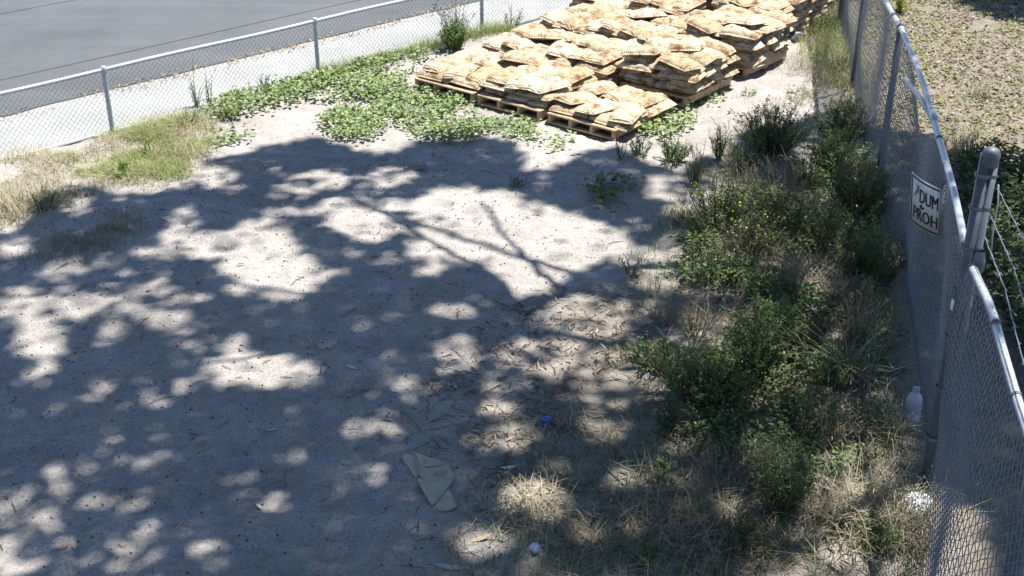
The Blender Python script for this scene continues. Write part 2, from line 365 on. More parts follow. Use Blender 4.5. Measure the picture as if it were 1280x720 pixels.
# street fence
lf = empty('chain_link_fence', (*FA, 0), 'low galvanized chain link fence along the street, waist high with top rail', 'fence')
HL = .80
def loc(P): return np.asarray(P, float) - np.array([FA[0], FA[1], 0])
tt = np.arange(-3.9, 11, .25)
topL = np.stack([FA[0] + FD[0] * tt, FA[1] + FD[1] * tt, np.full(len(tt), HL)], -1); botL = topL.copy(); botL[:, 2] = .01
b = chain_mesh(loc(topL), loc(botL), .071, .0026, over=.035, wavy=.006); b.obj('wire_mesh', M_WIRE, lf, kind='stuff')
b = MB(); b.tube(loc(topL) + np.stack([np.zeros(len(tt))] * 2 + [.006 * np.sin(tt * 2)], -1), .026, 8); b.obj('top_rail', M_GALV, lf, smooth=True)
b = MB(); b.tube(loc(botL) + np.array([0, 0, .03]), .006, 5); b.obj('tension_wire', M_WIRE, lf)
for k in range(-1, 4):
    d = 3.13 * k; q = FA + FD * d
    b = MB(); c = loc([q[0], q[1], 0]); b.lathe([(.029, -.1), (.029, HL + .0)], c, 12); po = b.obj('post', M_GALV, lf, smooth=True)
    b = MB(); b.lathe([(.033, HL - .03), (.036, HL - .01), (.036, HL + .03), (.026, HL + .045), (.001, HL + .05)], c, 12); b.obj('post_cap', M_GALV, po, smooth=True)
    
    for za in (.62, .30):
        b = MB(); b.lathe([(.032, za), (.032, za + .024)], c, 12); b.obj('tie_band', M_GALV, po)
# right fence
HR = 1.79
rf = empty('chain_link_fence', (2.94, 7.30, 0), 'tall galvanized chain link fence on the right with sagging mesh and barbed wire', 'fence')
R0 = np.array([2.94, 7.30, 0])
top = np.column_stack([RAIL, np.full(len(RAIL), HR)]); top = along(top, np.arange(0, polyline_len(top)[-1], .2))
flare = np.interp(top[:, 1], [4, 5.65, 6.5, 7.2, 8.5, 9.8, 12.0, 13], [-.24, -.22, -.13, 0, 0.05, .05, -.02, 0])
bot = top.copy(); bot[:, 0] += flare; bot[:, 2] = .02
top2 = top.copy(); sag = np.exp(-((top[:, 1] - 10.7) / .75) ** 2); top2[:, 2] -= .02 + .36 * sag
M_WIRE_SHADE = plain('shade_dark_wire', (.20, .225, .28), .35, .15, b=(.12, .14, .185), scale=25)  # darker blue copy of the wire, tree shade on the mesh put into its colour
b = chain_mesh(top2 - R0, bot - R0, .071, .0031, over=.04, wavy=.03, sides=5); b.obj('wire_mesh', M_WIRE_SHADE, rf, kind='stuff')
def rail_part(y0, y1, name='top_rail', rad=.027):
    s = top[(top[:, 1] >= y0) & (top[:, 1] <= y1)] - R0; s = s + np.stack([np.zeros(len(s)), np.zeros(len(s)), .01 * np.sin(s[:, 1] * 1.7)], -1)
    b = MB(); b.tube(s, rad, 10); return b.obj(name, M_GALV, rf, smooth=True)
rail_part(2, 7.25); rail_part(7.35, 10.1); rail_part(10.0, 12.9); rail_part(12.75, 22.5)
for y in (8.9, 9.5, 6.4, 5.6, 11.4, 12.0, 13.3):
    b = MB(); q = np.array([fence_x(y), y, HR]) - R0; d = np.array([fence_x(y + .1) - fence_x(y - .1), .2, 0]); d /= np.linalg.norm(d)
    b.tube([q - d * .012, q + d * .012], .031, 8); b.obj('wire_tie', M_POST, rf)
for y in (10.05, 12.8):
    b = MB(); q = np.array([fence_x(y), y, HR]) - R0; d = np.array([fence_x(y + .1) - fence_x(y - .1), .2, 0]); d /= np.linalg.norm(d)
    b.tube([q - d * .1, q - d * .09, q + d * .09, q + d * .1], [.03, .036, .036, .03], 10); b.obj('rail_sleeve', M_GALV, rf, smooth=True)
# slipped end of a rail, drooping inside the fence
E0 = np.array([*gpt(1166, 148, HR - .02), HR - .02]); E1 = np.array([*gpt(1131, 98, HR - .30), HR - .30])
b = MB(); b.tube([E0 - R0, (E0 * .6 + E1 * .4) - R0 + np.array([0, 0, .02]), E1 - R0], .026, 10); b.obj('slipped_rail_end', M_GALV, rf, smooth=True)
def post_at(y, h, r, mat=M_GALV, dx=0.0, dome=True, lean=(0, 0)):
    c = np.array([fence_x(y) + dx, y, 0]) - R0; b = MB()
    b.tube([c + np.array([0, 0, -.2]), c + np.array([lean[0] * .5, lean[1] * .5, h * .5]), c + np.array([lean[0], lean[1], h])], r, 14); p_ = b.obj('post', mat, rf, smooth=True)
    if dome:
        b = MB(); c2 = c + np.array([lean[0], lean[1], 0]); b.lathe([(r + .006, h - .07), (r + .008, h - .01), (r + .008, h), (r * .8, h + .03), (r * .4, h + .045), (.001, h + .05)], c2, 14); b.obj('post_cap', mat, p_, smooth=True)
    return p_, c
def on_fence(px_, py_):
    best = None
    for z in np.arange(0, 2.2, .01):
        q = gpt(px_, py_, z); e = abs(q[0] - fence_x(q[1]))
        if best is None or e < best[0]: best = (e, q[1], z)
    return best
NEAR_Y = on_fence(1272, 690)[1]
for y in (12.8, 16.3, 19.4): post_at(y, HR + .02, .036, M_POST)
p_, c = post_at(NEAR_Y, 2.2, .05, M_POST)
M_BAND = plain('band_steel', (.13, .15, .19), .5, .4)
# gate-sized corner post with a slimmer pipe clamped to it
p_, c = post_at(7.30, 2.50, .037, M_POST, dx=0.0, dome=False)
c1 = c
b = MB(); b.lathe([(.052, 2.42), (.055, 2.425), (.055, 2.50), (.052, 2.515), (.045, 2.532), (.022, 2.543), (.001, 2.546)], c1 + np.array([.024, -.008, 0]), 20); b.obj('post_cap', M_POST, p_, smooth=True)
b = MB(); c2 = c1 + np.array([.052, -.02, 0]); b.tube([c2 + np.array([0, 0, -.1]), c2 + np.array([0, 0, 2.44])], .025, 12); q_ = b.obj('clamped_pipe', M_BAND, p_, smooth=True)
for z in (2.36, 2.14, 1.86, 1.55, 1.2, .8, .4):
    b = MB(); b.lathe([(.049, z - .014), (.052, z), (.049, z + .014)], c1, 16); b.lathe([(.032, z - .012), (.034, z), (.032, z + .012)], c2, 12); b.obj('tension_band', M_BAND, p_, smooth=True)
b = MB(); b.lathe([(.034, 1.70), (.044, 1.73), (.044, 1.80), (.034, 1.84), (.03, 1.86)], c2 + np.array([.004, -.03, 0]), 12); b.obj('rail_cup', M_BAND, p_, smooth=True)
b = MB(); b.box(c1 + np.array([-.055, -.035, 1.46]), (.012, .03, .075), bev=.003); b.obj('white_clip', plain('white_plastic', (.75, .75, .74), .4), p_, label='small white clip on the post')
# barbed wire strands from the post forward to the next post
def barbed(z0, z1, sagm, dx):
    ys = np.linspace(7.28, 4.9, 26); P = np.stack([fence_x(ys) + dx, ys, np.linspace(z0, z1, 26) - sagm * np.sin(np.linspace(0, math.pi, 26))], -1) - R0
    b = MB(); b.tube(P, .003, 4); b.tube(P + np.array([.003, 0, .004]) * np.where(np.arange(26) % 2, 1, -1)[:, None], .0025, 4)
    for k in range(1, 25, 2):
        q = P[k] + (P[min(k + 1, 25)] - P[k]) * .4
        for j in range(2):
            d = np.array([math.cos(k * 2.1 + j * 2.2), .25 * (j - 1), math.sin(k * 2.1 + j * 2.2)]) * .02
            b.tube([q - d, q + d], .002, 3)
    b.obj('barbed_wire', M_WIRE_SHADE, rf)
barbed(2.28, 2.24, .03, .10); barbed(2.10, 2.06, .05, .085); barbed(1.98, 1.86, .05, .06)
b = MB(); P0 = c1 + np.array([.1, -.02, 2.3]); b.tube([P0, P0 + np.array([.02, 0, -.12]), P0 + np.array([0.01, -.03, -.3]), P0 + np.array([.03, -.03, -.5])], .006, 5); b.obj('wire_tail', M_WIRE, p_)

# ------------------------------------------------------------------ the sign, bent out from the mesh
M_SIGN = plain('sign_white', (.52, .52, .55), .5, b=(.42, .42, .45), scale=5)
M_BLACK = plain('sign_black', (.015, .015, .018), .6)
ZT, ZB = 1.66, 1.215
TL = np.array([*gpt(1140, 214, ZT), ZT]); TR = np.array([*gpt(1175, 236, ZT), ZT])
BL = np.array([*gpt(1137, 275, ZB), ZB]); BR = np.array([*gpt(1172, 296, ZB), ZB])
sg = empty('sign', tuple(BL), 'white dumping prohibited sign with black letters, bent and cut off on the right fence', 'sign')
ex = ((TR - TL) + (BR - BL)) / 2; ey = ((TL - BL) + (TR - BR)) / 2; SW = np.linalg.norm(ex); SH = np.linalg.norm(ey)
en = np.cross(ex, ey); en /= np.linalg.norm(en)
def sgn_pt(u, v, d=0.0):        # u right, v up, 0..1
    bend = .02 * (1 - (2 * u - 1) ** 2)
    return BL * (1 - u) * (1 - v) + BR * u * (1 - v) + TL * (1 - u) * v + TR * u * v + en * (d + bend) - BL
def sgn_sheet(rects, d, th, mat, name, nu=12, parent=None):
    b = MB()
    for (u0, v0, u1, v1) in rects:
        V = []; 
        for k in range(2):
            for j in (v0, v1):
                for i in range(nu + 1): V.append(sgn_pt(u0 + (u1 - u0) * i / nu, j, d - k * th))
        m = nu + 1; F = []
        for i in range(nu):
            F += [[i, i + 1, m + i + 1, m + i], [2 * m + i + 1, 2 * m + i, 3 * m + i, 3 * m + i + 1], [i + 1, i, 2 * m + i, 2 * m + i + 1], [m + i, m + i + 1, 3 * m + i + 1, 3 * m + i]]
        F += [[0, m, 3 * m, 2 * m], [m - 1, 3 * m - 1, 4 * m - 1, 2 * m - 1]]
        b.add(V, F)
    return b.obj(name, mat, parent or sg)
pan = sgn_sheet([(0, 0, 1, 1)], 0, .003, M_SIGN, 'panel')
# border (no right edge: the sheet is folded away there)
sgn_sheet([(.03, .03, .075, .97), (.075, .03, .99, .065), (.075, .935, .99, .97)], .0025, .0015, M_BLACK, 'border')
# folded-back flap
b = MB(); aa = [sgn_pt(1, 0, -.0005), sgn_pt(1, 1, -.0005)]; fd = np.array([.16, .20, 0])
V = [aa[0], aa[1], aa[1] + fd, aa[0] + fd]; V2 = [np.array(q) + np.array([.003, -.003, 0]) for q in V]
b.add(V + V2, [[0, 1, 2, 3], [4, 7, 6, 5], [0, 4, 5, 1], [1, 5, 6, 2], [2, 6, 7, 3], [3, 7, 4, 0]]); b.obj('folded_flap', plain('sign_back', (.25, .25, .26), .5, .4), sg)
def text_geo(txt, size):
    cu = bpy.data.curves.new('t', 'FONT'); cu.body = txt; cu.size = size; cu.offset = .0; cu.resolution_u = 2
    o = bpy.data.objects.new('t', cu); COL.objects.link(o); dg = bpy.context.evaluated_depsgraph_get(); dg.update()
    me = bpy.data.meshes.new_from_object(o.evaluated_get(dg)); 
    import bmesh
    bm = bmesh.new(); bm.from_mesh(me); bpy.data.objects.remove(o); bpy.data.curves.remove(cu); bpy.data.meshes.remove(me)
    return bm
def sign_text(txt, u0, v0, hgt, widu, name='lettering'):
    import bmesh
    bm = text_geo(txt, 1.0); xs = [v.co.x for v in bm.verts]; ys = [v.co.y for v in bm.verts]
    x0, x1, y0, y1 = min(xs), max(xs), min(ys), max(ys)
    for v in bm.verts: v.co.x = u0 + (v.co.x - x0) / (x1 - x0) * widu; v.co.y = v0 + (v.co.y - y0) / (y1 - y0) * hgt
    bmesh.ops.bisect_plane(bm, geom=bm.verts[:] + bm.edges[:] + bm.faces[:], plane_co=(.985, 0, 0), plane_no=(1, 0, 0), clear_outer=True)
    bmesh.ops.triangulate(bm, faces=bm.faces[:]); bm.verts.index_update(); bm.verts.ensure_lookup_table()
    F = [[v.index for v in f.verts] for f in bm.faces]; b = MB()
    for k, du in enumerate((-.011, 0, .011)): b.add([sgn_pt(min(v.co.x + du, .99), v.co.y, .003 + .0004 * k) for v in bm.verts], F)
    bm.free(); b.obj(name, M_BLACK, sg)
sign_text('DUM', .40, .53, .27, .585); sign_text('PROH', .17, .15, .25, .815)
b = MB()     # thin scribble left of the upper word, and a small mark between the lines
for pts in ([(.20, .60), (.30, .78), (.36, .86), (.33, .70), (.22, .64), (.30, .74)], [(.24, .84), (.30, .80), (.36, .84)]):
    b.tube([sgn_pt(u, v, .004) for u, v in pts], .0035, 4)
b.obj('scribble', plain('pen_grey', (.22, .22, .28), .7), sg)
b = MB()
for pts in ([(.47, .50), (.49, .42)], [(.42, .46), (.49, .42)], [(.50, .42), (.56, .47)]): b.tube([sgn_pt(u, v, .004) for u, v in pts], .006, 4)
b.obj('small_mark', M_BLACK, sg)

# ------------------------------------------------------------------ pallets and sandbags
C0 = np.array([1.24, 14.20]); UD = np.array([.783, -.622]); UD /= np.linalg.norm(UD); VD = np.array([-UD[1], UD[0]])
ANG = math.atan2(UD[1], UD[0])
def stk(u, v, z=0): q = C0 + UD * u + VD * v; return np.array([q[0], q[1], z])
PW, PD, PZ = 1.03, 1.22, .142
pal_meshes = {}
def board_mesh(key, size):
    if key not in pal_meshes:
        b = MB(); b.box((0, 0, 0), size, bev=.004); pal_meshes[key] = b.mesh(key, M_WOOD)
    return pal_meshes[key]
def make_pallet(u0, v0, label, jit=0.0, z=0.0):
    """u0 = left edge, v0 = front edge"""
    q = stk(u0, v0); e = empty('pallet', (q[0], q[1], z + .005), label, 'pallet', 'wooden pallets under the sandbags', ANG + jit)
    def part(name, key, size, p):
        o = bpy.data.objects.new(name, board_mesh(key, size)); COL.objects.link(o); o.parent = e; o.location = p; o.rotation_euler = (0, 0, rng.normal(0, .006))
    for k in range(7):
        part('deck_board', 'deck_board_wide' if k in (0, 6) else 'deck_board', (PW, .14 if k in (0, 6) else .095, .019), (PW / 2 + rng.normal(0, .006), .07 + k * (PD - .14) / 6, .129 + rng.normal(0, .001)))
    for k in range(4): part('stringer', 'stringer', (.045, PD - .02, .088), (.03 + k * (PW - .06) / 3, PD / 2, .0735))
    for k in range(3): part('bottom_board', 'bottom_board', (PW, .095, .017), (PW / 2, .05 + k * (PD - .1) / 2, .0195))
    return e
def bag_variant(seed):
    r = np.random.default_rng(seed); nu, nv = 22, 14; L, W, T = .565 + r.normal(0, .025), .37 + r.normal(0, .016), .086
    us = np.sin(np.linspace(-1, 1, nu) * math.pi / 2 * .93) / math.sin(math.pi / 2 * .93); vs = np.sin(np.linspace(-1, 1, nv) * math.pi / 2 * .93) / math.sin(math.pi / 2 * .93); U, V = np.meshgrid(us, vs)
    sh = r.uniform(-.05, .05, 4); ox = r.uniform(0, 50)
    edge = 1 + .045 * (vn(U * 2 + ox, V * 2, seed) - .5)
    prof = np.clip(1 - np.abs(U) ** 5.5, 0, 1) ** .6 * np.clip(1 - np.abs(V) ** 4.2, 0, 1) ** .6
    ear = np.clip((U - .80) / .2, 0, 1)
    Xx = U * L / 2 * edge * (1 - .07 * V ** 4); Yy = V * W / 2 * edge * (1 - .13 * np.abs(U) ** 4)
    lump = 1 + .5 * (vn(U * 2.1 + ox, V * 1.7 + 3, seed + 5) - .5)
    crease = .03 * (vn(U * 6 + ox, V * 2.2, seed + 6) - .5) + .014 * (vn(U * 15 + ox, V * 7, seed + 7) - .5)
    rim = np.clip(1 - np.maximum(np.abs(U), np.abs(V)) ** 8, 0, 1)
    Zt = T * .62 * prof * lump + crease * rim + sh[0] * U * .25 + .004; Zb = -T * .40 * prof ** .8 + sh[0] * U * .25 - .0
    droop = -.018 * (np.abs(U) ** 4) - .010 * np.abs(V) ** 4
    top_ = np.stack([Xx, Yy, Zt + droop], -1).reshape(-1, 3); bo_ = np.stack([Xx, Yy, Zb + droop * .6], -1).reshape(-1, 3)
    i = (np.arange(nv - 1)[:, None] * nu + np.arange(nu - 1)[None, :]).ravel(); F = np.stack([i, i + 1, i + nu + 1, i + nu], -1); m = nu * nv
    b = MB(); b.add(top_, F); b.add(bo_, F[:, ::-1])
    rimi = list(range(nu)) + [k * nu + nu - 1 for k in range(1, nv)] + [(nv - 1) * nu + k for k in range(nu - 2, -1, -1)] + [k * nu for k in range(nv - 2, 0, -1)]
    rimi = np.array(rimi); nx_ = np.roll(rimi, -1)
    b.f.append(np.stack([rimi, m + rimi, m + nx_, nx_], -1))
    return b.mesh('sandbag', M_BAG, smooth=True)
BAGS = [bag_variant(100 + k) for k in range(12)]
# blocks of stacks: (left edge u, front edge v, layers)
COLS = [(-3.28, 'left'), (-2.18, 'middle'), (-1.05, 'right')]
ROWV = [0.0, 1.60, 3.18, 4.60, 5.90, 7.20]; ROWL = [0.0, 1.36, 2.72, 4.08, 5.44, 6.80]
ROWN = ['front', 'second', 'third', 'fourth', 'fifth', 'back']
LAY = [[2, 3, 2], [3, 4, 6], [4, 5, 7], [4, 6, 7], [5, 7, 8], [6, 7, 8]]
LZ = .069
ORD = ['bottom', 'second', 'third', 'fourth', 'fifth', 'sixth', 'seventh']
core = []; n_bags = 0
def lay_bag(u, v, z, rot, name, tilt=(0, 0)):
    global n_bags
    q = stk(u, v, z); o = bpy.data.objects.new('sandbag', BAGS[rng.integers(len(BAGS))]); COL.objects.link(o)
    o.location = q; o.rotation_euler = (tilt[0], tilt[1], ANG + rot); sc = rng.uniform(.95, 1.05); o.scale = (sc, sc, rng.uniform(.9, 1.15))
    o['label'] = name; o['category'] = 'sandbag'; o['group'] = 'filled sandbags stacked on the pallets'; n_bags += 1
for r_ in range(6):
    for c_ in range(3):
        L_ = LAY[r_][c_]
        if L_ == 0: continue
        shift = (0, 0, 0, -.42, -.6, -.85)[r_]
        u0 = COLS[c_][0] + shift; v0 = ROWV[r_] if c_ == 2 else ROWL[r_]
        nm = f'{ROWN[r_]} {COLS[c_][1]}'
        make_pallet(u0, v0, f'tan wooden pallet, {nm} one under the sandbag stacks', rng.normal(0, .012))
        front = LAY[r_ - 1][c_] if r_ > 0 else 0; left = LAY[r_][c_ - 1] if c_ > 0 else 0; right = LAY[r_][c_ + 1] if c_ < 2 else 0
        for k in range(L_):
            z = PZ + .034 + LZ * k; topl = k == L_ - 1; cells = []
            if (k + r_ + c_) % 2 == 0: cells = [(PW * (.25 + .5 * i), .17 + j * (PD - .34) / 3, 0, i, j, 2, 4) for j in range(4) for i in range(2)]
            else: cells = [(.185 + (PW - .37) / 2 * i, .31 + (PD - .62) * j, math.pi / 2, i, j, 3, 2) for j in range(2) for i in range(3)]
            if r_ == 0 and c_ == 2: cells = [(a, .13 + bq * .91, rr, i, j, ni, nj) for a, bq, rr, i, j, ni, nj in cells]
            if r_ == 0 and c_ < 2: cells = [(a, .10 + bq * .93, rr, i, j, ni, nj) for a, bq, rr, i, j, ni, nj in cells]
            for (a, bq, rr, i, j, ni, nj) in cells:
                vis = topl or (c_ == 2 and i == ni - 1) or (j == 0 and k >= front - 1) or (i == 0 and k >= left and c_ > 0) or (i == ni - 1 and k >= right and right)
                # a bag that only fills the inside or the far side of a stack shows nowhere
                if not topl and r_ > 0 and j == 0 and k < front - 1 and not (c_ == 2 and i == ni - 1): vis = False
                ja = .03 if not topl else .045; p = (u0 + PW / 2 + (a - PW / 2) * 1.07 + rng.normal(0, ja * .7), v0 + bq + rng.normal(0, ja * .7))
                if c_ == 2 and i == ni - 1: p = (p[0] + .02 + abs(rng.normal(0, .03)), p[1])
                ang = rr + (math.pi if rng.random() < .5 else 0) + rng.normal(0, .07 if not topl else .16)
                tilt = (rng.normal(0, .04 if not topl else .08), rng.normal(0, .035 if not topl else .06))
                zz = z + rng.normal(0, .006) + (rng.uniform(-.008, .03) if topl else 0)
                if vis:
                    rowp = ['nearest', 'second', 'third', 'farthest'][j] if nj == 4 else ['near', 'far'][j]
                    sd = {2: ['left', 'right'], 3: ['left', 'middle', 'right']}[ni][i]
                    lay_bag(p[0], p[1], zz, ang, f"tan sandbag in {'top' if topl else ORD[k]} layer of {nm} pallet, {rowp} row, {sd} end", tilt)
                else: core.append((p[0], p[1], zz, ang))
# loose bags thrown on top of the flat tops
EX = [(-2.6, 2.1, 3, .5, 'tan sandbag lying loose on top of the second left stack'), (-1.55, 1.9, 4, -.4, 'sandbag thrown across the second middle stack'), (-.45, 2.2, 6, .2, 'pale sandbag lying loose on the second right stack'),
      (-1.9, 3.5, 5, 1.1, 'tan sandbag thrown across the third middle stack'), (-.3, 3.6, 7, -.3, 'light sandbag slumped over the near edge of third right stack'), (-2.8, 4.9, 4, .3, 'sandbag loose on the fourth left stack'),
      (-1.7, 4.8, 6, 1.3, 'sandbag loose on the fourth middle stack'), (-1.0, 3.8, 6, .7, 'tan sandbag bridging the third middle and right stacks'), (-2.2, 1.0, 3, .2, 'tan sandbag sliding off the front middle stack'), (-1.1, 2.6, 5, 1.2, 'sandbag leaning in the gap behind the second right stack'), (-2.1, 6.0, 7, .4, 'sandbag loose on the fifth middle stack'), (-1.2, 5.0, 7, .1, 'sandbag at the right end of the fourth row, on edge')]
for (u, v, k, a, nm) in EX: lay_bag(u, v, PZ + .05 + LZ * k, a, nm, (rng.normal(0, .12), rng.normal(0, .12)))
if core:
    import bmesh
    b = MB()
    for (u, v, z, a) in core:
        q = stk(u, v, z); R = np.array([[math.cos(ANG + a), -math.sin(ANG + a), 0], [math.sin(ANG + a), math.cos(ANG + a), 0], [0, 0, 1]])
        b.box(q + np.array([0, 0, .005]), (.52, .31, .085), R, bev=.03)
    tag(b.obj('sandbag_core', M_BAG), 'inner sandbags hidden inside the stacks', kind='stuff')

# ------------------------------------------------------------------ tree shade: crowns of the eucalyptus trees, extra leaves added over and behind the camera
COT = 1 / math.tan(SUN_EL)
def lift(g, z): g = np.asarray(g, float); return np.concatenate([g + SUN_H * (COT * np.asarray(z)[..., None]), np.asarray(z)[..., None]], -1)
SHADE = [(-300, 345), (20, 292), (60, 250), (100, 236), (150, 245), (205, 244), (240, 225), (262, 200), (300, 193), (340, 180), (400, 171), (440, 188), (490, 192), (520, 178), (600, 174), (640, 180), (655, 200), (648, 215), (700, 208), (740, 190), (775, 184), (800, 205), (850, 218), (885, 195), (925, 165), (1000, 152), (1060, 128), (1100, 105), (1150, 150), (1185, 200), (1215, 190), (1290, 215), (1600, 235), (1600, 1050), (-500, 1050)]
# sunlit pools: pixel centre, radii, openness
POOLS = [(267,222,28,12,.7),(287,233,15,6,.6),(227,279,17,17,.8),(221,297,17,10,.7),(258,308,29,14,.8),(183,318,20,9,.6),(137,327,16,7,.35),(83,337,25,9,.6),(158,343,12,6,.6),(200,341,10,7,.6),(196,362,15,10,.6),(162,374,16,6,.5),(75,385,70,14,.75),(25,402,25,17,.75),(50,427,29,20,.8),(167,389,20,8,.6),(204,397,19,8,.8),(233,405,20,11,.75),(233,377,33,9,.4),(142,410,17,12,.4),(292,427,16,12,.5),
 (310,455,45,20,.7),(317,297,25,16,.8),(308,335,24,28,.85),(346,306,25,20,.85),(333,335,50,24,.95),(358,360,24,15,.9),(388,348,18,10,.8),(346,260,10,6,.6),(375,262,17,6,.6),(337,275,12,5,.6),(395,262,10,9,.8),(375,233,30,7,.75),(387,216,17,5,.5),(92,258,20,10,.45),(200,225,30,10,.5),(15,310,18,12,.6),(42,368,35,8,.5),
 (412,222,20,12,.7),(483,222,30,11,.65),(425,256,20,10,.7),(454,281,38,18,.9),(483,258,20,9,.7),(454,235,10,4,.4),(533,239,8,4,.6),(571,245,25,10,.85),(546,264,33,16,.85),(650,260,40,10,.6),(620,250,18,10,.5),(579,297,45,25,.95),(521,314,14,11,.7),(537,335,17,12,.5),(440,318,8,4,.4),(402,343,10,8,.6),(735,400,50,25,.55),(725,427,42,20,.6),(567,393,20,12,.4),(562,435,20,16,.45),(642,447,20,12,.5),(708,387,20,10,.8),(767,435,25,12,.5),
 (46,428,28,14,.7),(58,455,15,7,.6),(46,476,12,6,.35),(190,495,18,8,.65),(110,476,10,6,.3),(237,482,12,12,.35),(125,430,12,8,.3),(321,460,54,18,.85),(275,472,18,8,.5),(350,482,12,6,.6),(237,428,16,8,.4),(75,600,20,15,.75),(196,578,22,12,.4),(25,666,50,45,.5),(12,703,25,25,.7),(54,645,25,15,.5),(167,670,24,25,.6),(154,707,25,14,.7),(125,624,20,12,.35),(188,620,14,10,.3),(250,666,16,20,.4),(262,695,28,16,.5),(92,707,25,12,.5),(5,586,10,10,.4),(387,566,12,12,.25),
 (567,445,25,20,.5),(512,487,18,12,.45),(454,537,20,10,.35),(492,532,20,12,.3),(429,595,15,10,.3),(470,595,20,12,.35),(625,503,20,24,.5),(600,557,25,14,.55),(642,545,25,15,.45),(670,445,45,20,.45),(758,470,32,20,.6),(742,449,24,12,.5),(667,624,38,20,.9),(596,674,24,16,.8),(692,582,20,12,.4),(408,695,25,16,.3),
 (853,554,26,13,.6),(993,432,13,10,.5),(988,482,20,10,.5),(1062,530,20,18,.5),(1108,514,14,15,.8),(1083,640,42,75,.95),(1105,600,20,40,.9),(993,659,25,8,.5),(1060,690,30,20,.7),(1030,704,25,10,.5),(940,583,12,12,.4),(849,265,17,12,.5),(845,325,60,16,.7),(820,350,25,16,.6),(1012,354,14,8,.6),(937,358,25,12,.5),(995,200,16,5,.7),(945,194,20,5,.7),(1007,190,12,8,.6),(1070,196,16,12,.7),(905,245,34,28,.6),(900,180,15,20,.6),(930,400,20,14,.45),(890,440,40,20,.3),
 (600,262,45,18,.9),(640,285,30,20,.9),(1230,300,30,14,.45),(1262,262,16,14,.5),(1275,320,14,16,.5),(1245,360,14,12,.45),(960,300,18,12,.45),(1000,270,14,12,.4),(1040,320,16,14,.4),(890,480,22,16,.5),(920,430,14,14,.5),(870,410,18,12,.45),(960,500,16,12,.4),(1040,420,14,14,.45),(1020,600,16,12,.45),(950,650,18,14,.4),(850,640,20,14,.4),(780,600,22,14,.4),(760,540,24,14,.4),(800,660,18,12,.35),(880,350,22,12,.6),(1090,440,10,16,.45),(1060,260,16,12,.45),(1270,390,14,16,.5),(1255,330,12,10,.35),(835,235,25,14,.5)]
TRI = [(628,270),(717,262),(790,290),(792,312),(730,338),(668,379),(633,370),(604,335),(545,303),(600,280)]
P3 = []         # sunlit spots on the fence and rail: (point, radius)
for y in (12.9, 13.6, 14.3): P3.append((np.array([fence_x(y), y, HR]), .30, .9))
for y in (5.9, 5.5, 5.1): P3.append((np.array([fence_x(y), y, HR]), .30, .95))
for (px_, py_, zz) in ((1225, 470, 1.15), (1222, 520, .95), (1215, 570, .7), (1208, 610, .5), (1190, 640, .35), (1170, 660, .2), (1240, 560, .9), (1200, 560, .5), (1190, 600, .4)):
    P3.append((np.array([*gpt(px_, py_, zz), zz]), .34, .97))
P3.append((np.array([2.77, 7.02, .06]), .14, .9))
def openness(g):
    g = np.asarray(g, float); px = to_px(np.column_stack([g, np.zeros(len(g))])); T = np.zeros(len(g))
    wob = 7 * np.stack([vn(px[:, 0] * .07, px[:, 1] * .09, 41) - .5, vn(px[:, 0] * .07, px[:, 1] * .09, 42) - .5], -1)
    pw = px + wob * np.array([1.6, 1.0])
    for (cx, cy, rx, ry, i) in POOLS:
        d = np.sqrt(((pw[:, 0] - cx) / (rx * 1.12)) ** 2 + ((pw[:, 1] - cy) / (ry * 1.12)) ** 2)
        T = np.maximum(T, i * (.42 if cy > 590 and cx < 420 else 1) * np.clip((1.25 - d) / .4, 0, 1))
    T = np.maximum(T, .97 * in_poly(px, TRI))
    for (P, r_, i) in P3:
        c = P[:2] - SUN_H * COT * P[2]; d = np.linalg.norm(g - c, axis=1) / r_; T = np.maximum(T, i * np.clip((1.3 - d) / .5, 0, 1))
    bank = in_poly(px, [(840, 250), (1120, 170), (1160, 760), (620, 760), (700, 500), (800, 380)])
    n = vn(g[:, 0] * 2.6, g[:, 1] * 2.6, 45); T = np.maximum(T, np.where(bank, .38 * np.clip((n - .5) / .2, 0, 1), 0))
    n = vn(g[:, 0] * 3.1, g[:, 1] * 3.1, 44); T = np.maximum(T, .10 * np.clip((n - .7) / .15, 0, 1))
    T = np.where(in_poly(pw * .35 + px * .65, SHADE), T, 1.0)
    return T
DOM = [(-6.2, 4.4), (8.6, 4.4), (8.6, 13.5), (4.6, 14.6), (3.2, 16.4), (-1.2, 16.4), (-6.6, 13.6), (-7.4, 10)]
KCOV = 5.4
cand = scatter(DOM, 300000)
T = np.clip(openness(cand), 1e-4, 1); acc = np.clip(-np.log(T) / KCOV, 0, 1)
area = 0.0
DP = np.array(DOM); area = abs(np.sum(DP[:, 0] * np.roll(DP[:, 1], -1) - DP[:, 1] * np.roll(DP[:, 0], -1))) / 2
need = int(area * math.sin(SUN_EL) * KCOV / (.20 * .08 * .56 * .72)); need = min(need, len(cand)); cand, acc = cand[:need], acc[:need]
keep = cand[rng.random(len(cand)) < acc]
# heights gather into leafy layers of the crown
zc = 10.5 + 2.5 * vn(keep[:, 0] * .5, keep[:, 1] * .5, 50) + rng.choice([0, 1.1, 2.4], len(keep)) + rng.normal(0, .35, len(keep))
PL = lift(keep, zc)
Dl = rng.normal(0, 1, (len(PL), 3)); Dl[:, 2] -= .3
bt = MB(); PLc = PL
bt.leaves(PLc - Dl / np.linalg.norm(Dl, axis=1)[:, None] * .13, Dl, rng.uniform(.15, .25, len(PL)), rng.uniform(.065, .1, len(PL)) * 1.12, rng.random(len(PL)), fold=.05, curl=.05)
TB = np.array([7.7, 9.6, 0.0])
tree = empty('eucalyptus_tree', tuple(TB), 'tall eucalyptus tree with spreading crown shading the sandy yard', 'tree')
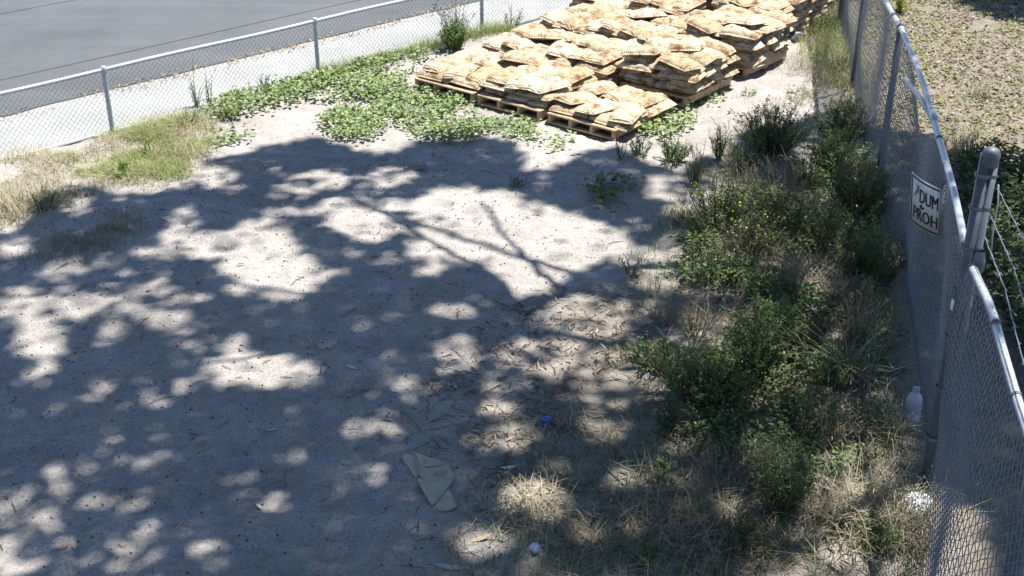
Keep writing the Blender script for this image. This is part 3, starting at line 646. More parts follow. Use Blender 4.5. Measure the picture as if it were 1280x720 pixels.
# extra unseen crown over the camera and at left, added to darken the foreground
for poly, nn in (([(-11, -5), (9.5, -5), (9.5, 4.2), (-11, 4.2)], 22000), ([(-11, 4.2), (-6.8, 4.4), (-8, 10), (-11, 11)], 3800)):
    k3 = scatter(poly, nn); g3 = vn(k3[:, 0] * .8, k3[:, 1] * .8, 51); k3 = k3[g3 > .2]; z3 = 9.5 + 4 * rng.random(len(k3)); P3_ = lift(k3, z3)
    bt.leaves(P3_, rng.normal(0, 1, (len(k3), 3)), rng.uniform(.25, .5, len(k3)), rng.uniform(.12, .2, len(k3)), rng.random(len(k3)), fold=.05, curl=.05)
bt.v = [v - TB for v in bt.v]; bt.obj('crown', M_EUC, tree, kind='stuff')
b = MB(); b.tube([(0, 0, -.2), (.05, .1, 2), (-.2, .3, 4.5), (-.5, .6, 7), (-1.0, 1.0, 9.0), (-1.6, 1.5, 11)], [.42, .34, .29, .24, .17, .09], 14); b.obj('trunk', M_BARK, tree, smooth=True)
def limb(pts, r0, r1): 
    b = MB(); P = np.array(pts) - TB; n = len(P); tq = np.linspace(0, 1, n); f = np.linspace(0, 1, n * 4)
    Q = np.stack([np.interp(f, tq, P[:, k]) for k in range(3)], -1); Q[1:-1] += rng.normal(0, .012, (len(Q) - 2, 3)); b.tube(Q, np.linspace(r0, r1, len(Q)), 8); b.obj('limb', M_BARK, tree, smooth=True)
def over(px_, py_, z): g = gpt(px_, py_); return lift(g, np.array(z))
f0 = TB + np.array([-.52, .62, 7.2])
limb([f0, over(880, 330, 7.4), over(772, 337, 7.5), over(700, 368, 7.55), over(650, 381, 7.6)], .10, 0.06)
limb([over(650, 381, 7.6), over(604, 337, 7.75), over(540, 303, 7.9), over(430, 240, 8.3)], .05, .02)
limb([over(700, 366, 7.55), over(664, 331, 7.7), over(632, 299, 7.8), over(600, 255, 8.1)], .045, .02)
limb([over(650, 381, 7.6), over(560, 420, 7.8), over(420, 430, 8.3), over(200, 460, 9)], .05, .02)
for (px_, py_, z) in ((1000, 300, 9.5), (960, 180, 10.5), (420, 600, 9.0), (800, 560, 9.5), (150, 330, 11), (1100, 450, 10), (350, 220, 11.5), (600, 700, 9)):
    f1 = TB + np.array([-.95, .95, 8.8]); e = over(px_, py_, z); limb([f1, f1 * .5 + e * .5 + np.array([0, 0, .7]), e], .09, .02)
# a second tree off to the right shades the far corner beyond the fence
DOM2 = gpoly([(1190, -20), (1190, 4), (1225, 14), (1290, 30), (1500, 80), (1500, -40)])
k2 = scatter(DOM2, 5200); n2 = vn(k2[:, 0] * 1.3, k2[:, 1] * 1.3, 60); k2 = k2[n2 > .28]
z2 = 6.5 + 2.5 * rng.random(len(k2)); P2 = lift(k2, z2); T2 = np.array([13.5, 22.0, 0.0])
tree2 = empty('eucalyptus_tree', tuple(T2), 'eucalyptus tree beyond the right fence shading the far corner', 'tree')
b = MB(); D2 = rng.normal(0, 1, (len(P2), 3)); b.leaves(P2 - T2, D2, rng.uniform(.2, .32, len(P2)), .11, rng.random(len(P2)), fold=.05, curl=.05); b.obj('crown', M_EUC, tree2, kind='stuff')
b = MB(); b.tube([(0, 0, -.2), (-.1, .2, 3), (-.5, .6, 6), (-1.2, 1.0, 8.5)], [.3, .24, .17, .06], 12); b.obj('trunk', M_BARK, tree2, smooth=True)

# ------------------------------------------------------------------ plants
def on_ground(P): P = np.asarray(P, float); return np.column_stack([P, gz(P[:, 0], P[:, 1])])
def rand_dirs(n, up, r=rng):
    a = r.uniform(0, 2 * math.pi, n); e = np.clip(r.normal(up, .35, n), -1, 1.4); return np.stack([np.cos(a) * np.cos(e), np.sin(a) * np.cos(e), np.sin(e)], -1)
def mallow(pxpoly, dens, h, size, label, mat=M_MALLOW, name='mallow_patch', cat='ground plant', tr=(0, 1)):
    poly = gpoly(pxpoly); A = np.array(poly); cen = A.mean(0)
    ar = abs(np.sum(A[:, 0] * np.roll(A[:, 1], -1) - A[:, 1] * np.roll(A[:, 0], -1))) / 2; n = int(ar * dens)
    P = scatter(poly, n); g = vn(P[:, 0] * 3.2, P[:, 1] * 3.2, 70) * .6 + vn(P[:, 0] * 8, P[:, 1] * 8, 71) * .4; P = P[g > .36]; g = g[g > .36]; h = h * .75
    P += rng.normal(0, .07, P.shape); n = len(P)
    Z = gz(P[:, 0], P[:, 1]) + h * (.15 + .85 * rng.random(n) ** .6) * (.35 + g)
    e = empty(name, (*cen, 0), label, cat); off = np.array([*cen, 0])
    b = MB(); d = rand_dirs(n, .25); b.leaves(np.column_stack([P, Z]) - off, d, rng.uniform(.7, 1.3, n) * size, rng.uniform(.8, 1.25, n) * size, tr[0] + (tr[1] - tr[0]) * rng.random(n), fold=.12, curl=.12)
    b.obj('foliage', mat, e, kind='stuff')
    b = MB(); k = max(8, n // 6); idx = rng.integers(0, n, k)
    for i in idx: q = np.array([P[i, 0], P[i, 1], Z[i]]); b.tube(np.array([[q[0] + rng.normal(0, .04), q[1] + rng.normal(0, .04), gz(q[0], q[1]) - .01], q]) - off, .003, 3, cap=False)
    b.obj('stem', M_STEM, e, kind='stuff'); return e
def herb(px, py, h, spread, n_stem, leaf, n_leaf, label, mat=M_WEED, name='weed', cat='weed', flowers=0, fm=M_FLOWER, width=.35, stem_mat=M_STEM, branch=3, up=.5, tr=(0, 1), fsize=.014, low=.15):
    g = gpt(px, py); base = np.array([g[0], g[1], float(gz(g[0], g[1]))]); e = empty(name, tuple(base), label, cat)
    bs, bl, bf = MB(), MB(), MB(); LP, LD, LL, LT = [], [], [], []; tips = []
    n_stem = int(n_stem * 1.3); leaf *= .85; n_leaf = int(n_leaf * .85); width *= .85
    for k in range(n_stem):
        a = rng.uniform(0, 2 * math.pi); rr = spread * math.sqrt(rng.random()); hh = h * (1 - .45 * (rr / spread) ** 1.5) * rng.uniform(.72, 1.08)
        st = np.array([math.cos(a), math.sin(a), 0]) * rr * .35; en_ = np.array([math.cos(a) * rr + rng.normal(0, .04), math.sin(a) * rr + rng.normal(0, .04), hh])
        mid = st * .6 + en_ * .4 + np.array([rng.normal(0, .03), rng.normal(0, .03), .08 * hh]); f = np.linspace(0, 1, 5)[:, None]
        P = (1 - f) ** 2 * st + 2 * f * (1 - f) * mid + f ** 2 * en_; bs.tube(P, np.linspace(.0055, .0018, 5), 3, cap=False)
        paths = [P]
        for j in range(branch):
            i = rng.integers(1, 4); q = P[i] + (P[i + 1] - P[i]) * rng.random(); a2 = rng.uniform(0, 2 * math.pi); ln = hh * rng.uniform(.14, .34)
            Q = np.stack([q, q + np.array([math.cos(a2) * .45, math.sin(a2) * .45, .55]) * ln * .6, q + np.array([math.cos(a2) * .75, math.sin(a2) * .75, .9]) * ln]); bs.tube(Q, [.0028, .0022, .0012], 3, cap=False); paths.append(Q); tips.append(Q[-1])
        tips.append(P[-1])
        for Q in paths:
            m = max(2, int(n_leaf * (1 if Q is P else .5))); tq = rng.uniform(low, 1, m) * (len(Q) - 1); i = np.minimum(tq.astype(int), len(Q) - 2); fr = (tq - i)[:, None]
            LP.append(Q[i] * (1 - fr) + Q[i + 1] * fr); LD.append(rand_dirs(m, up)); LL.append(leaf * rng.uniform(.6, 1.35, m) * (1.15 - .5 * tq / (len(Q) - 1))); LT.append(tr[0] + (tr[1] - tr[0]) * rng.random(m))
    LP, LD, LL, LT = map(np.concatenate, (LP, LD, LL, LT))
    bl.leaves(LP, LD, LL, LL * width, LT, fold=.15, curl=.2)
    bs.obj('stem', stem_mat, e, kind='stuff'); bl.obj('foliage', mat, e, kind='stuff')
    if flowers:
        tips = np.array(tips); m = min(flowers, len(tips) * 4); q = tips[rng.integers(0, len(tips), m)] + rng.normal(0, .02, (m, 3))
        for k in range(4): bf.leaves(q, rand_dirs(m, .5), fsize * rng.uniform(.8, 1.4, m), fsize * .9, rng.random(m), fold=.1, curl=0)
        bf.obj('flower', fm, e, kind='stuff')
    return e
def tuft(px, py, n, h, rad, label, mat=M_STRAW, lean=.9, wid=.0045, name='grass_tuft', cat='grass', heads=False, tr=(0, 1)):
    g = gpt(px, py); base = np.array([g[0], g[1], float(gz(g[0], g[1]))]); e = empty(name, tuple(base), label, cat)
    P = np.column_stack([rng.normal(0, rad * .5, (n, 2)), np.zeros(n) - .01]); b = MB(); b.blades(P, h * rng.uniform(.45, 1.1, n), lean * rng.uniform(.3, 1.5, n), wid, tr[0] + (tr[1] - tr[0]) * rng.random(n)); b.obj('blades', mat, e, kind='stuff')
    if heads:
        m = n // 8; q = np.column_stack([rng.normal(0, rad * .8, (m, 2)), h * rng.uniform(.7, 1.1, m)]); b = MB(); b.leaves(q, rand_dirs(m, .9), .04, .008, rng.random(m)); b.obj('seed_head', M_STRAW, e, kind='stuff')
    return e

# green mats by the street fence and in front of the pallets
mallow([(262, 140), (300, 112), (360, 100), (395, 96), (400, 125), (350, 135), (300, 150), (268, 152)], 900, .18, .050, 'green mallow mat along the street fence left of the second fence post')
mallow([(395, 96), (440, 82), (520, 68), (545, 74), (505, 95), (505, 112), (470, 122), (430, 128), (398, 128)], 900, .18, .050, 'green mallow mat along the fence up to the pallets')
mallow([(400, 150), (425, 136), (465, 142), (484, 158), (470, 176), (430, 180), (405, 166)], 1000, .18, .050, 'rounded green mallow clump alone on bare sand below the mat')
mallow([(448, 120), (505, 113), (575, 122), (612, 152), (610, 172), (565, 180), (520, 174), (485, 152), (455, 138)], 900, .16, .050, 'wide green mallow mat in front of the left pallet')
mallow([(612, 155), (640, 148), (668, 158), (675, 172), (650, 180), (622, 168)], 620, .11, .055, 'small green mallow clump in front of the middle pallet')
mallow([(672, 178), (690, 168), (714, 172), (706, 187), (682, 193), (666, 190)], 420, .07, .05, 'sparse green mallow sprig in front of the right pallet', tr=(.3, 1))
mallow([(255, 168), (280, 160), (312, 168), (305, 182), (270, 184)], 520, .09, .055, 'small dark green clump on sand left of the mallow mats', tr=(0, .6))
mallow([(808, 150), (838, 132), (868, 138), (860, 168), (825, 176), (800, 172)], 560, .22, .06, 'bright green mallow at the corner of the right pallet', tr=(.2, 1))
mallow([(733, 240), (760, 226), (795, 228), (805, 246), (770, 256), (740, 252)], 620, .16, .07, 'broad leaved green weed on sand right of the sunlit triangle', mat=M_WEED, tr=(.4, 1))
mallow([(868, 118), (885, 112), (905, 118), (900, 132), (878, 132)], 420, .1, .05, 'small green sprig beside the right face of the stacks', tr=(.3, 1))
mallow([(840, 335), (875, 318), (915, 322), (925, 345), (890, 362), (850, 355)], 560, .14, .05, 'low leafy green patch half in sun below the yellow flowers', mat=M_WEED, tr=(.5, 1))
mallow([(925, 372), (965, 352), (1010, 360), (1015, 385), (970, 398), (935, 392)], 560, .14, .05, 'low dark leafy patch above the large green bush', mat=M_WEED)
mallow([(925, 555), (945, 536), (975, 545), (970, 566), (940, 572)], 500, .12, .06, 'small pale leaved weed below the large green bush', mat=M_BRIGHT)
mallow([(1050, 200), (1070, 188), (1095, 192), (1090, 214), (1062, 216)], 480, .18, .06, 'bright leafy weed in a sun spot near the right fence', mat=M_BRIGHT)
# shrubs and weeds on the street fence
herb(568, 66, .46, .24, 60, .05, 18, 'bright green bushy weed with grey lavender tops on the street fence by the third post', M_BRIGHT, name='flowering_shrub', cat='shrub', branch=3)
herb(570, 62, .85, .30, 16, .02, 5, 'tall leggy grey lavender weed rising behind the bright green bush', M_PURPLE, name='weed', cat='weed', branch=4, flowers=120, fm=M_PURPLE, width=.5, fsize=.022, stem_mat=M_STEM, low=.5)
herb(640, 40, .45, .16, 12, .04, 12, 'leggy green weed behind the sandbags right of the third fence post', M_WEED, branch=3)
herb(247, 132, .66, .05, 7, .06, 44, 'taller of two upright green horseweed spikes at the street fence', M_BRIGHT, name='horseweed', cat='weed', branch=0, width=.16)
herb(263, 130, .62, .05, 6, .06, 36, 'right hand thinner green horseweed spike at the street fence', M_BRIGHT, name='horseweed', cat='weed', branch=0, width=.16)
herb(150, 222, .2, .14, 10, .05, 12, 'low green weed in the dry grass below the first fence post', M_BRIGHT)
herb(235, 160, .3, .2, 14, .035, 14, 'yellow green feathery weed at the left end of the mallow mat', M_GRASS)
# right hand weed bank
herb(963, 192, .62, .46, 95, .045, 20, 'dark rounded bush standing at the top of the weed bank', M_DARK, name='bush', cat='bush', branch=4)
herb(1052, 182, .60, .42, 85, .045, 20, 'dark bushy weed against the right fence near the top', M_DARK, name='bush', cat='bush', branch=4)
herb(898, 200, .48, .10, 16, .05, 22, 'bright green plume weed in the sun at the edge of the weed bank', M_BRIGHT, branch=2, width=.2)
herb(868, 232, .55, .14, 18, .05, 16, 'tall thin green grassy weed left of the yellow flowers', M_WEED, branch=1, width=.16)
herb(895, 285, .55, .42, 46, .035, 14, 'sprawling mustard weed covered with small yellow flowers', M_WEED, name='mustard_weed', branch=4, flowers=220, width=.4, fsize=.014)
herb(940, 318, .5, .4, 38, .035, 14, 'dark mustard weed with scattered yellow flowers right of the densest yellow bloom', M_DARK, name='mustard_weed', branch=4, flowers=90, width=.4, fsize=.014)
herb(975, 255, .55, .45, 34, .03, 8, 'dry greyish leggy weed behind the yellow flowers', M_DARK, branch=4, stem_mat=M_DRYSTEM, tr=(.4, 1))
herb(1040, 225, .55, .36, 60, .045, 18, 'mid green bushy weed below the dark fence bush', M_WEED, name='bush', cat='bush', branch=4)
herb(1075, 275, .7, .42, 75, .045, 18, 'tall dark weed mass leaning on the right fence above the sign level', M_DARK, name='bush', cat='bush', branch=4, flowers=16)
herb(1030, 310, .6, .42, 44, .042, 16, 'dark green leggy weed in the middle of the bank', M_DARK, branch=4, flowers=18)
herb(1095, 350, .6, .36, 38, .045, 16, 'dark weed at the foot of the right fence below the sign', M_DARK, branch=4)
herb(1060, 395, .5, .36, 30, .04, 12, 'dark leggy weed with dry stems mid bank by the fence', M_DARK, branch=4, stem_mat=M_DRYSTEM)
herb(800, 195, .3, .18, 18, .04, 14, 'small dusty green weed at the front corner of the right pallet', M_WEED, branch=2)
herb(775, 200, .42, .06, 6, .03, 10, 'grey leggy weed standing in front of the right pallet end', M_DARK, branch=2)
herb(880, 500, .52, .45, 85, .05, 18, 'large green bush with pale buds in the lower weed bank', M_WEED, name='bush', cat='bush', branch=4, flowers=30, fsize=.012)
herb(938, 470, .72, .28, 40, .05, 20, 'taller bright tipped green bush beside the large one', M_WEED, name='bush', cat='bush', branch=4, tr=(.3, 1))
herb(845, 540, .34, .26, 26, .045, 12, 'low dark weed at the left foot of the large bush', M_DARK, branch=3)
herb(973, 640, .62, .24, 40, .05, 24, 'dark feathery weed column near the bottom of the picture', M_DARK, name='bush', cat='bush', branch=4, width=.2)
herb(1000, 545, .45, .35, 30, .04, 14, 'dark low weed right of the large bush', M_DARK, branch=3)
herb(1005, 430, .4, .3, 24, .04, 12, 'dark weed between the large bush and the fence', M_DARK, branch=3)
herb(930, 690, .32, .24, 22, .045, 12, 'dark low weed at the bottom edge below the feathery column', M_DARK, branch=3)
herb(800, 700, .2, .16, 14, .045, 10, 'low green weed at the bottom edge among dry grass', M_WEED, branch=2)
herb(830, 600, .2, .16, 12, .045, 10, 'small green weed among litter left of the feathery column', M_WEED, branch=2)
herb(790, 345, .22, .16, 14, .035, 8, 'twiggy green weed at the right tip of the sunlit triangle', M_WEED, branch=2, stem_mat=M_DRYSTEM)
herb(1100, 690, .25, .14, 16, .05, 12, 'green weed in the dry straw at the bottom right', M_WEED, branch=2)
herb(645, 235, .16, .14, 10, .03, 7, 'small grey weed in shade above the sunlit triangle', M_WEED, branch=2)
herb(1125, 14, .5, .16, 16, .08, 10, 'yellow green leafy plant just beyond the right fence rail', leaf_mat('yellow_green_leaf', (.30, .33, .03), (.45, .45, .05), (.55, .50, .08)), name='plant', cat='plant', branch=1, width=.5)
# grass tufts
tuft(1108, 545, 160, .30, .16, 'pale dry grass tuft in a sun spot below the plastic bottle', heads=True)
tuft(1085, 650, 700, .34, .42, 'large sunlit mound of dry straw grass left of the near fence mesh', heads=True)
tuft(1060, 470, 140, .5, .22, 'bent dry grass with long stalks by the fence below mid bank', lean=1.1, heads=True)
tuft(665, 640, 480, .15, .32, 'sunlit dry grass patch right of the empty bag', lean=1.1)
tuft(705, 530, 90, .2, .16, 'dry grass tuft beside the blue scrap', lean=1.2)
tuft(145, 288, 110, .16, .13, 'pale dry grass tuft in the shade on the left', heads=True)
tuft(855, 275, 110, .28, .16, 'dry pale grass left of the yellow flowers', heads=True)
tuft(25, 262, 300, .36, .4, 'thick yellow dry grass at the left edge of the picture', heads=True, lean=.8)
tuft(225, 200, 180, .28, .3, 'yellow green dry grass on the bank below the street fence', lean=.8)
tuft(880, 640, 200, .22, .3, 'short greyish dry grass in the lower weed bank', lean=1.0, tr=(0, .6))
tuft(1205, 195, 170, .5, .2, 'tan dry grass clump beyond the right fence behind the corner post', heads=True)
tuft(1258, 330, 220, .32, .3, 'tan grass clump among the ivy beyond the barbed wire', heads=True)
tuft(1225, 120, 60, .3, .12, 'thin tan grass sprig on litter beyond the fence', heads=True)

# uncountable cover
def grass_stuff(name, pxpoly, n, h, label, mat, lean=.8, wid=.003, tr=(0, 1), nz=0.0):
    P = scatter(gpoly(pxpoly), n); P = P + rng.normal(0, .12, P.shape); g = vn(P[:, 0] * 2.3, P[:, 1] * 2.3, 80 + len(label)); P = P[g > nz]; g = g[g > nz]; n = len(P); b = MB()
    b.blades(on_ground(P), h * rng.uniform(.4, 1.2, n) * (.5 + g), lean * rng.uniform(.3, 1.6, n), wid, tr[0] + (tr[1] - tr[0]) * rng.random(n)); return tag(b.obj(name, mat), label, kind='stuff')
BANK = [(545, 740), (600, 640), (640, 560), (700, 500), (770, 420), (800, 350), (790, 290), (850, 240), (930, 180), (1080, 170), (1112, 260), (1130, 400), (1152, 600), (1162, 740)]
LOWBANK = [(540, 740), (590, 650), (640, 590), (720, 540), (800, 560), (900, 560), (1000, 600), (1130, 560), (1165, 740)]
grass_stuff('dry_grass', [(800, 740), (800, 560), (850, 470), (880, 300), (960, 230), (1080, 200), (1112, 260), (1130, 400), (1152, 600), (1162, 740)], 6000, .22, 'thin dry grass over the weed bank', M_STRAW, nz=.42, tr=(0, .7), lean=1.1)
grass_stuff('dry_grass', LOWBANK, 5500, .12, 'matted dry grass at the bottom of the picture', M_STRAW, nz=.45, tr=(0, .8), lean=1.4)
grass_stuff('green_grass', BANK, 4500, .16, 'thin dark green grass in the weed bank', M_WEED, nz=.45)
grass_stuff('dry_grass', [(-60, 215), (60, 190), (141, 168), (240, 140), (275, 150), (240, 200), (235, 232), (150, 230), (60, 262), (-60, 310)], 7500, .14, 'yellow dry grass strip below the street fence', M_STRAW, nz=.45, tr=(.4, 1), lean=1.3)
grass_stuff('green_grass', [(60, 215), (141, 172), (240, 145), (265, 165), (235, 225), (150, 225)], 7500, .15, 'green grass mixed in the dry strip below the street fence', M_GRASS, nz=.36, lean=1.2)
grass_stuff('green_grass', [(380, 102), (500, 76), (560, 60), (660, 40), (640, 32), (540, 54), (390, 92)], 3500, .2, 'grass line at the foot of the street fence', M_GRASS, nz=.3)
grass_stuff('green_grass', [(1003, 0), (1042, 0), (1066, 60), (1080, 115), (1035, 112), (1010, 70), (1000, 30)], 3000, .30, 'tall yellow green grass by the far end of the right fence', M_GRASS, lean=.9, wid=.004, nz=.3, tr=(.3, 1))
grass_stuff('dry_grass', [(1000, 0), (1046, 0), (1072, 80), (1088, 165), (1000, 165), (995, 60)], 3200, .26, 'dry grass by the far end of the right fence', M_STRAW, lean=1.0, nz=.35)
grass_stuff('dry_grass', [(20, 330), (60, 285), (160, 265), (180, 290), (120, 320)], 1200, .12, 'sparse grass in the shade on the left', M_STRAW, nz=.4, tr=(0, .6))
grass_stuff('dry_grass', [(905, 130), (985, 75), (1010, 90), (1060, 130), (960, 140)], 900, .08, 'sparse stubble beside the stacks', M_STRAW, nz=.45)
def low_leaves(name, pxpoly, n, size, label, mat, h=.06, nz=.3, tr=(0, 1), poly=None):
    P = scatter(poly or gpoly(pxpoly), n); g = vn(P[:, 0] * 2.6, P[:, 1] * 2.6, 90 + len(label)); P = P[g > nz]; n = len(P); b = MB(); q = on_ground(P); q[:, 2] += h * rng.random(n)
    b.leaves(q, rand_dirs(n, .3), size * rng.uniform(.6, 1.4, n), size * .6 * rng.uniform(.7, 1.3, n), tr[0] + (tr[1] - tr[0]) * rng.random(n)); return tag(b.obj(name, mat), label, kind='stuff')
low_leaves('undergrowth', [(870, 260), (1000, 230), (1095, 230), (1112, 420), (1105, 520), (1120, 570), (1000, 640), (860, 560), (870, 470), (960, 380), (850, 350)], 16000, .042, 'low leafy undergrowth between the weeds', M_WEED, h=.2, nz=.46)
low_leaves('undergrowth', [(905, 130), (975, 85), (1005, 95), (1040, 120), (960, 135), (915, 150)], 500, .04, 'small seedlings on bare soil beside the stacks', M_WEED, nz=.5)
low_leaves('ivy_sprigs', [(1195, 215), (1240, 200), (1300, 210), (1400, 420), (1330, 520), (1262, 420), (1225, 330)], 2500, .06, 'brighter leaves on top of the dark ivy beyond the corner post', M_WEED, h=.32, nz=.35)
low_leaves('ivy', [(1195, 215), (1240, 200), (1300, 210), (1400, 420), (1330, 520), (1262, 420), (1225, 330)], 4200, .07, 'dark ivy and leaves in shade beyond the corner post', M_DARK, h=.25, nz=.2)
OUT = [(4.9, 9), (4.2, 12), (4.5, 14.5), (5.2, 18), (5.9, 22), (9, 22), (8.8, 9)]
low_leaves('green_sprouts', None, 8000, .055, 'small green sprouts among litter beyond the right fence', M_GRASS, poly=OUT, nz=.42, h=.06)
# leaf litter
def litter(name, poly, n, label, mat, L=(.05, .13), nz=.3, sc=1.6, tr=(0, 1), wr=.17, zmin=-1):
    P = scatter(poly, n); g = vn(P[:, 0] * sc, P[:, 1] * sc, 110 + len(label)); P = P[g > nz]; n = len(P); b = MB(); q = on_ground(P); q[:, 2] = np.maximum(q[:, 2], zmin) + .006 + .012 * rng.random(n)
    ln = rng.uniform(*L, n); b.leaves(q, rand_dirs(n, .06) * np.array([1, 1, .5]), ln, ln * wr * rng.uniform(.7, 1.4, n), tr[0] + (tr[1] - tr[0]) * rng.random(n), fold=.25, curl=.35); return tag(b.obj(name, mat), label, kind='stuff')
litter('leaf_litter', gpoly([(500, 740), (520, 560), (540, 440), (640, 380), (790, 330), (830, 420), (840, 560), (1000, 740)]), 2300, 'dead eucalyptus leaves strewn on the soil at centre right', M_LITTER, nz=.45, L=(.04, .10))
litter('leaf_litter', gpoly([(850, 280), (1100, 200), (1160, 740), (850, 740)]), 2600, 'dead leaves under the weeds', M_LITTER, nz=.3, tr=(0, .7))
litter('leaf_litter', OUT, 15000, 'brown and pale leaf litter covering the ground beyond the right fence', M_LITTER, nz=.12, wr=.3, tr=(0, .8), L=(.04, .1))
litter('leaf_litter', [tuple(FA + FD * a + FN * o) for a, o in ((-6, EOFF - .25), (12, EOFF - .25), (12, EOFF + .15), (-6, EOFF + .15))], 1400, 'orange dead leaves gathered along the edge of the street', M_ORANGE, nz=.3, wr=.5, L=(.018, .055), zmin=0.0)
YARD = gpoly([(-40, 740), (-40, 300), (110, 245), (300, 200), (640, 180), (800, 220), (760, 330), (560, 440), (540, 740)])
litter('leaf_litter', YARD, 320, 'sparse dead leaves on the bare sand', M_LITTER, nz=.2, L=(.04, .10), tr=(0, 1))
def nuts():
    P = np.concatenate([scatter(YARD, 1000), scatter(gpoly([(520, 740), (560, 440), (700, 380), (820, 440), (820, 740)]), 200)]); q = on_ground(P); n = len(q); b = MB()
    r_ = rng.uniform(.004, .011, n)[:, None]; o = np.array([[1, 0, 0], [0, 1, 0], [-1, 0, 0], [0, -1, 0], [0, 0, .9], [0, 0, -.6]]); V = q[:, None, :] + r_[:, :, None] * o[None] + np.array([0, 0, .005])
    F = np.array([[0, 1, 4], [1, 2, 4], [2, 3, 4], [3, 0, 4], [1, 0, 5], [2, 1, 5], [3, 2, 5], [0, 3, 5]]); bb = (np.arange(n)[:, None, None] * 6 + F[None]).reshape(-1, 3); b.add(V.reshape(-1, 3), bb)
    tag(b.obj('gumnuts', M_NUT), 'small dark gumnuts scattered over the sand', kind='stuff')
    P = scatter(YARD, 1500); q = on_ground(P); n = len(q); b = MB(); r_ = rng.uniform(.005, .013, n)[:, None]; V = q[:, None, :] + r_[:, :, None] * (o * rng.uniform(.7, 1.3, (n, 6, 1))) + np.array([0, 0, .002]); b.add(V.reshape(-1, 3), (np.arange(n)[:, None, None] * 6 + F[None]).reshape(-1, 3))
    tag(b.obj('pebbles', M_STONE), 'small pale pebbles in the sand', kind='stuff')
nuts()
def twigs(poly, n, label, L=(.06, .25), mat=M_TWIG, nm='twigs'):
    P = scatter(poly, n); b = MB()
    for q in on_ground(P):
        a = rng.uniform(0, math.pi); ln = rng.uniform(*L); d = np.array([math.cos(a), math.sin(a), 0]); m = q + np.array([rng.normal(0, ln * .08), rng.normal(0, ln * .08), .012])
        b.tube([q - d * ln / 2 + np.array([0, 0, .004]), m, q + d * ln / 2 + np.array([0, 0, .006])], [.0025, .004, .002], 4, cap=False)
    tag(b.obj(nm, mat), label, kind='stuff')
twigs(YARD, 45, 'thin dark twigs on the bare sand'); twigs(gpoly([(500, 740), (540, 440), (680, 380), (830, 420), (900, 740)]), 260, 'twigs and bark strips among the litter', L=(.08, .3))
twigs(gpoly([(560, 740), (640, 460), (830, 420), (900, 740)]), 130, 'pale dry stalks among the litter', L=(.1, .4), mat=M_DRYSTEM, nm='dry_stalks')
twigs(gpoly([(880, 230), (1100, 200), (1150, 600), (1150, 740), (880, 740)]), 200, 'dry stalks lying in the weed bank', L=(.15, .5), mat=M_DRYSTEM, nm='dry_stalks')

# ------------------------------------------------------------------ single things lying about
def single_leaf(px, py, ang, L, W, mat, label, name='fallen_leaf', cat='leaf', curve=.25, z=.012):
    g = gpt(px, py); base = np.array([g[0], g[1], float(gz(g[0], g[1])) + z]); b = MB(); n = 9; V = []; 
    for i in range(n):
        t = i / (n - 1) - .5; wd = W * .5 * max(.06, (1 - (2 * t) ** 2)) ** .8; cx = t * L; cy = curve * L * (t * t - .25) ; zz = .02 * L / .1 * (t * t) * .6
        for s_ in (-1, 0, 1): V.append((cx, cy + s_ * wd, zz + (abs(s_) * .25 * wd)))
    F = [[i * 3 + j, i * 3 + 3 + j, i * 3 + 4 + j, i * 3 + 1 + j] for i in range(n - 1) for j in range(2)]
    V = np.array(V); V2 = V.copy(); V2[:, 2] -= .0015; b.add(V, F, .8); b.add(V2, np.array(F)[:, ::-1], .8)
    o = b.obj(name, mat, smooth=True); o.location = base; o.rotation_euler = (rng.normal(0, .15), rng.normal(0, .1), ang); return tag(o, label, cat)
M_PALE = leaf_mat('pale_dead_leaf', (.45, .43, .38), (.55, .53, .47), (.65, .62, .55), trans=.1)
M_RED = leaf_mat('red_dead_leaf', (.30, .10, .06), (.42, .17, .10), (.5, .24, .16), trans=.15)
single_leaf(323, 632, -1.05, .13, .03, M_PALE, 'straight pale leaf alone in the deep shade at lower centre left', curve=.02)
single_leaf(340, 538, .45, .08, .022, M_PALE, 'small pale leaf in the shade above the straight pale leaf', curve=.1)
single_leaf(191, 476, -1.2, .08, .02, M_PALE, 'pale curled leaf touching a sunlit pool on the left', curve=.7)
single_leaf(203, 328, -.2, .10, .02, M_PALE, 'pale crescent leaf in shade on the upper left sand', curve=.5)
single_leaf(78, 686, .5, .10, .025, M_RED, 'curved reddish leaf in a sunlit pool at the lower left', curve=.4)
single_leaf(94, 682, -1.2, .11, .03, M_LITTER, 'grey leaf beside the reddish leaf at lower left')
single_leaf(440, 461, -.5, .12, .025, M_PALE, 'pale curved leaf left of the centre litter', curve=.2)
single_leaf(569, 484, -1.3, .11, .03, M_PALE, 'lavender grey leaf standing out in the centre litter', curve=.25)
single_leaf(485, 527, .0, .11, .02, plain('pink_scrap', (.55, .28, .2), .7), 'thin pinkish orange strip in a dim sun patch', name='scrap', cat='litter', curve=.05)
single_leaf(565, 712, -.02, .24, .035, M_PALE, 'long pale bark strip at the bottom edge', name='bark_strip', cat='bark', curve=.1)
single_leaf(720, 195, .3, .16, .03, M_TWIG, 'dark bark strip on sand in front of the pallets', name='bark_strip', cat='bark', curve=.1)
single_leaf(636, 585, .2, .14, .035, M_PALE, 'pale leaf lying left of the sunlit dry grass', curve=.35)
single_leaf(600, 674, .4, .14, .04, M_ORANGE, 'pinkish tan leaf in the small sun pool at bottom centre', curve=.2)
single_leaf(628, 594, .6, .15, .03, M_LITTER, 'brown curled leaf by the upper edge of the sunlit grass', curve=.4)
single_leaf(520, 211, -.05, .28, .12, plain('brown_scrap', (.22, .17, .12), .9), 'flat brown bark scrap on the shaded sand below the mallow clump', name='bark_scrap', cat='bark', curve=.1)
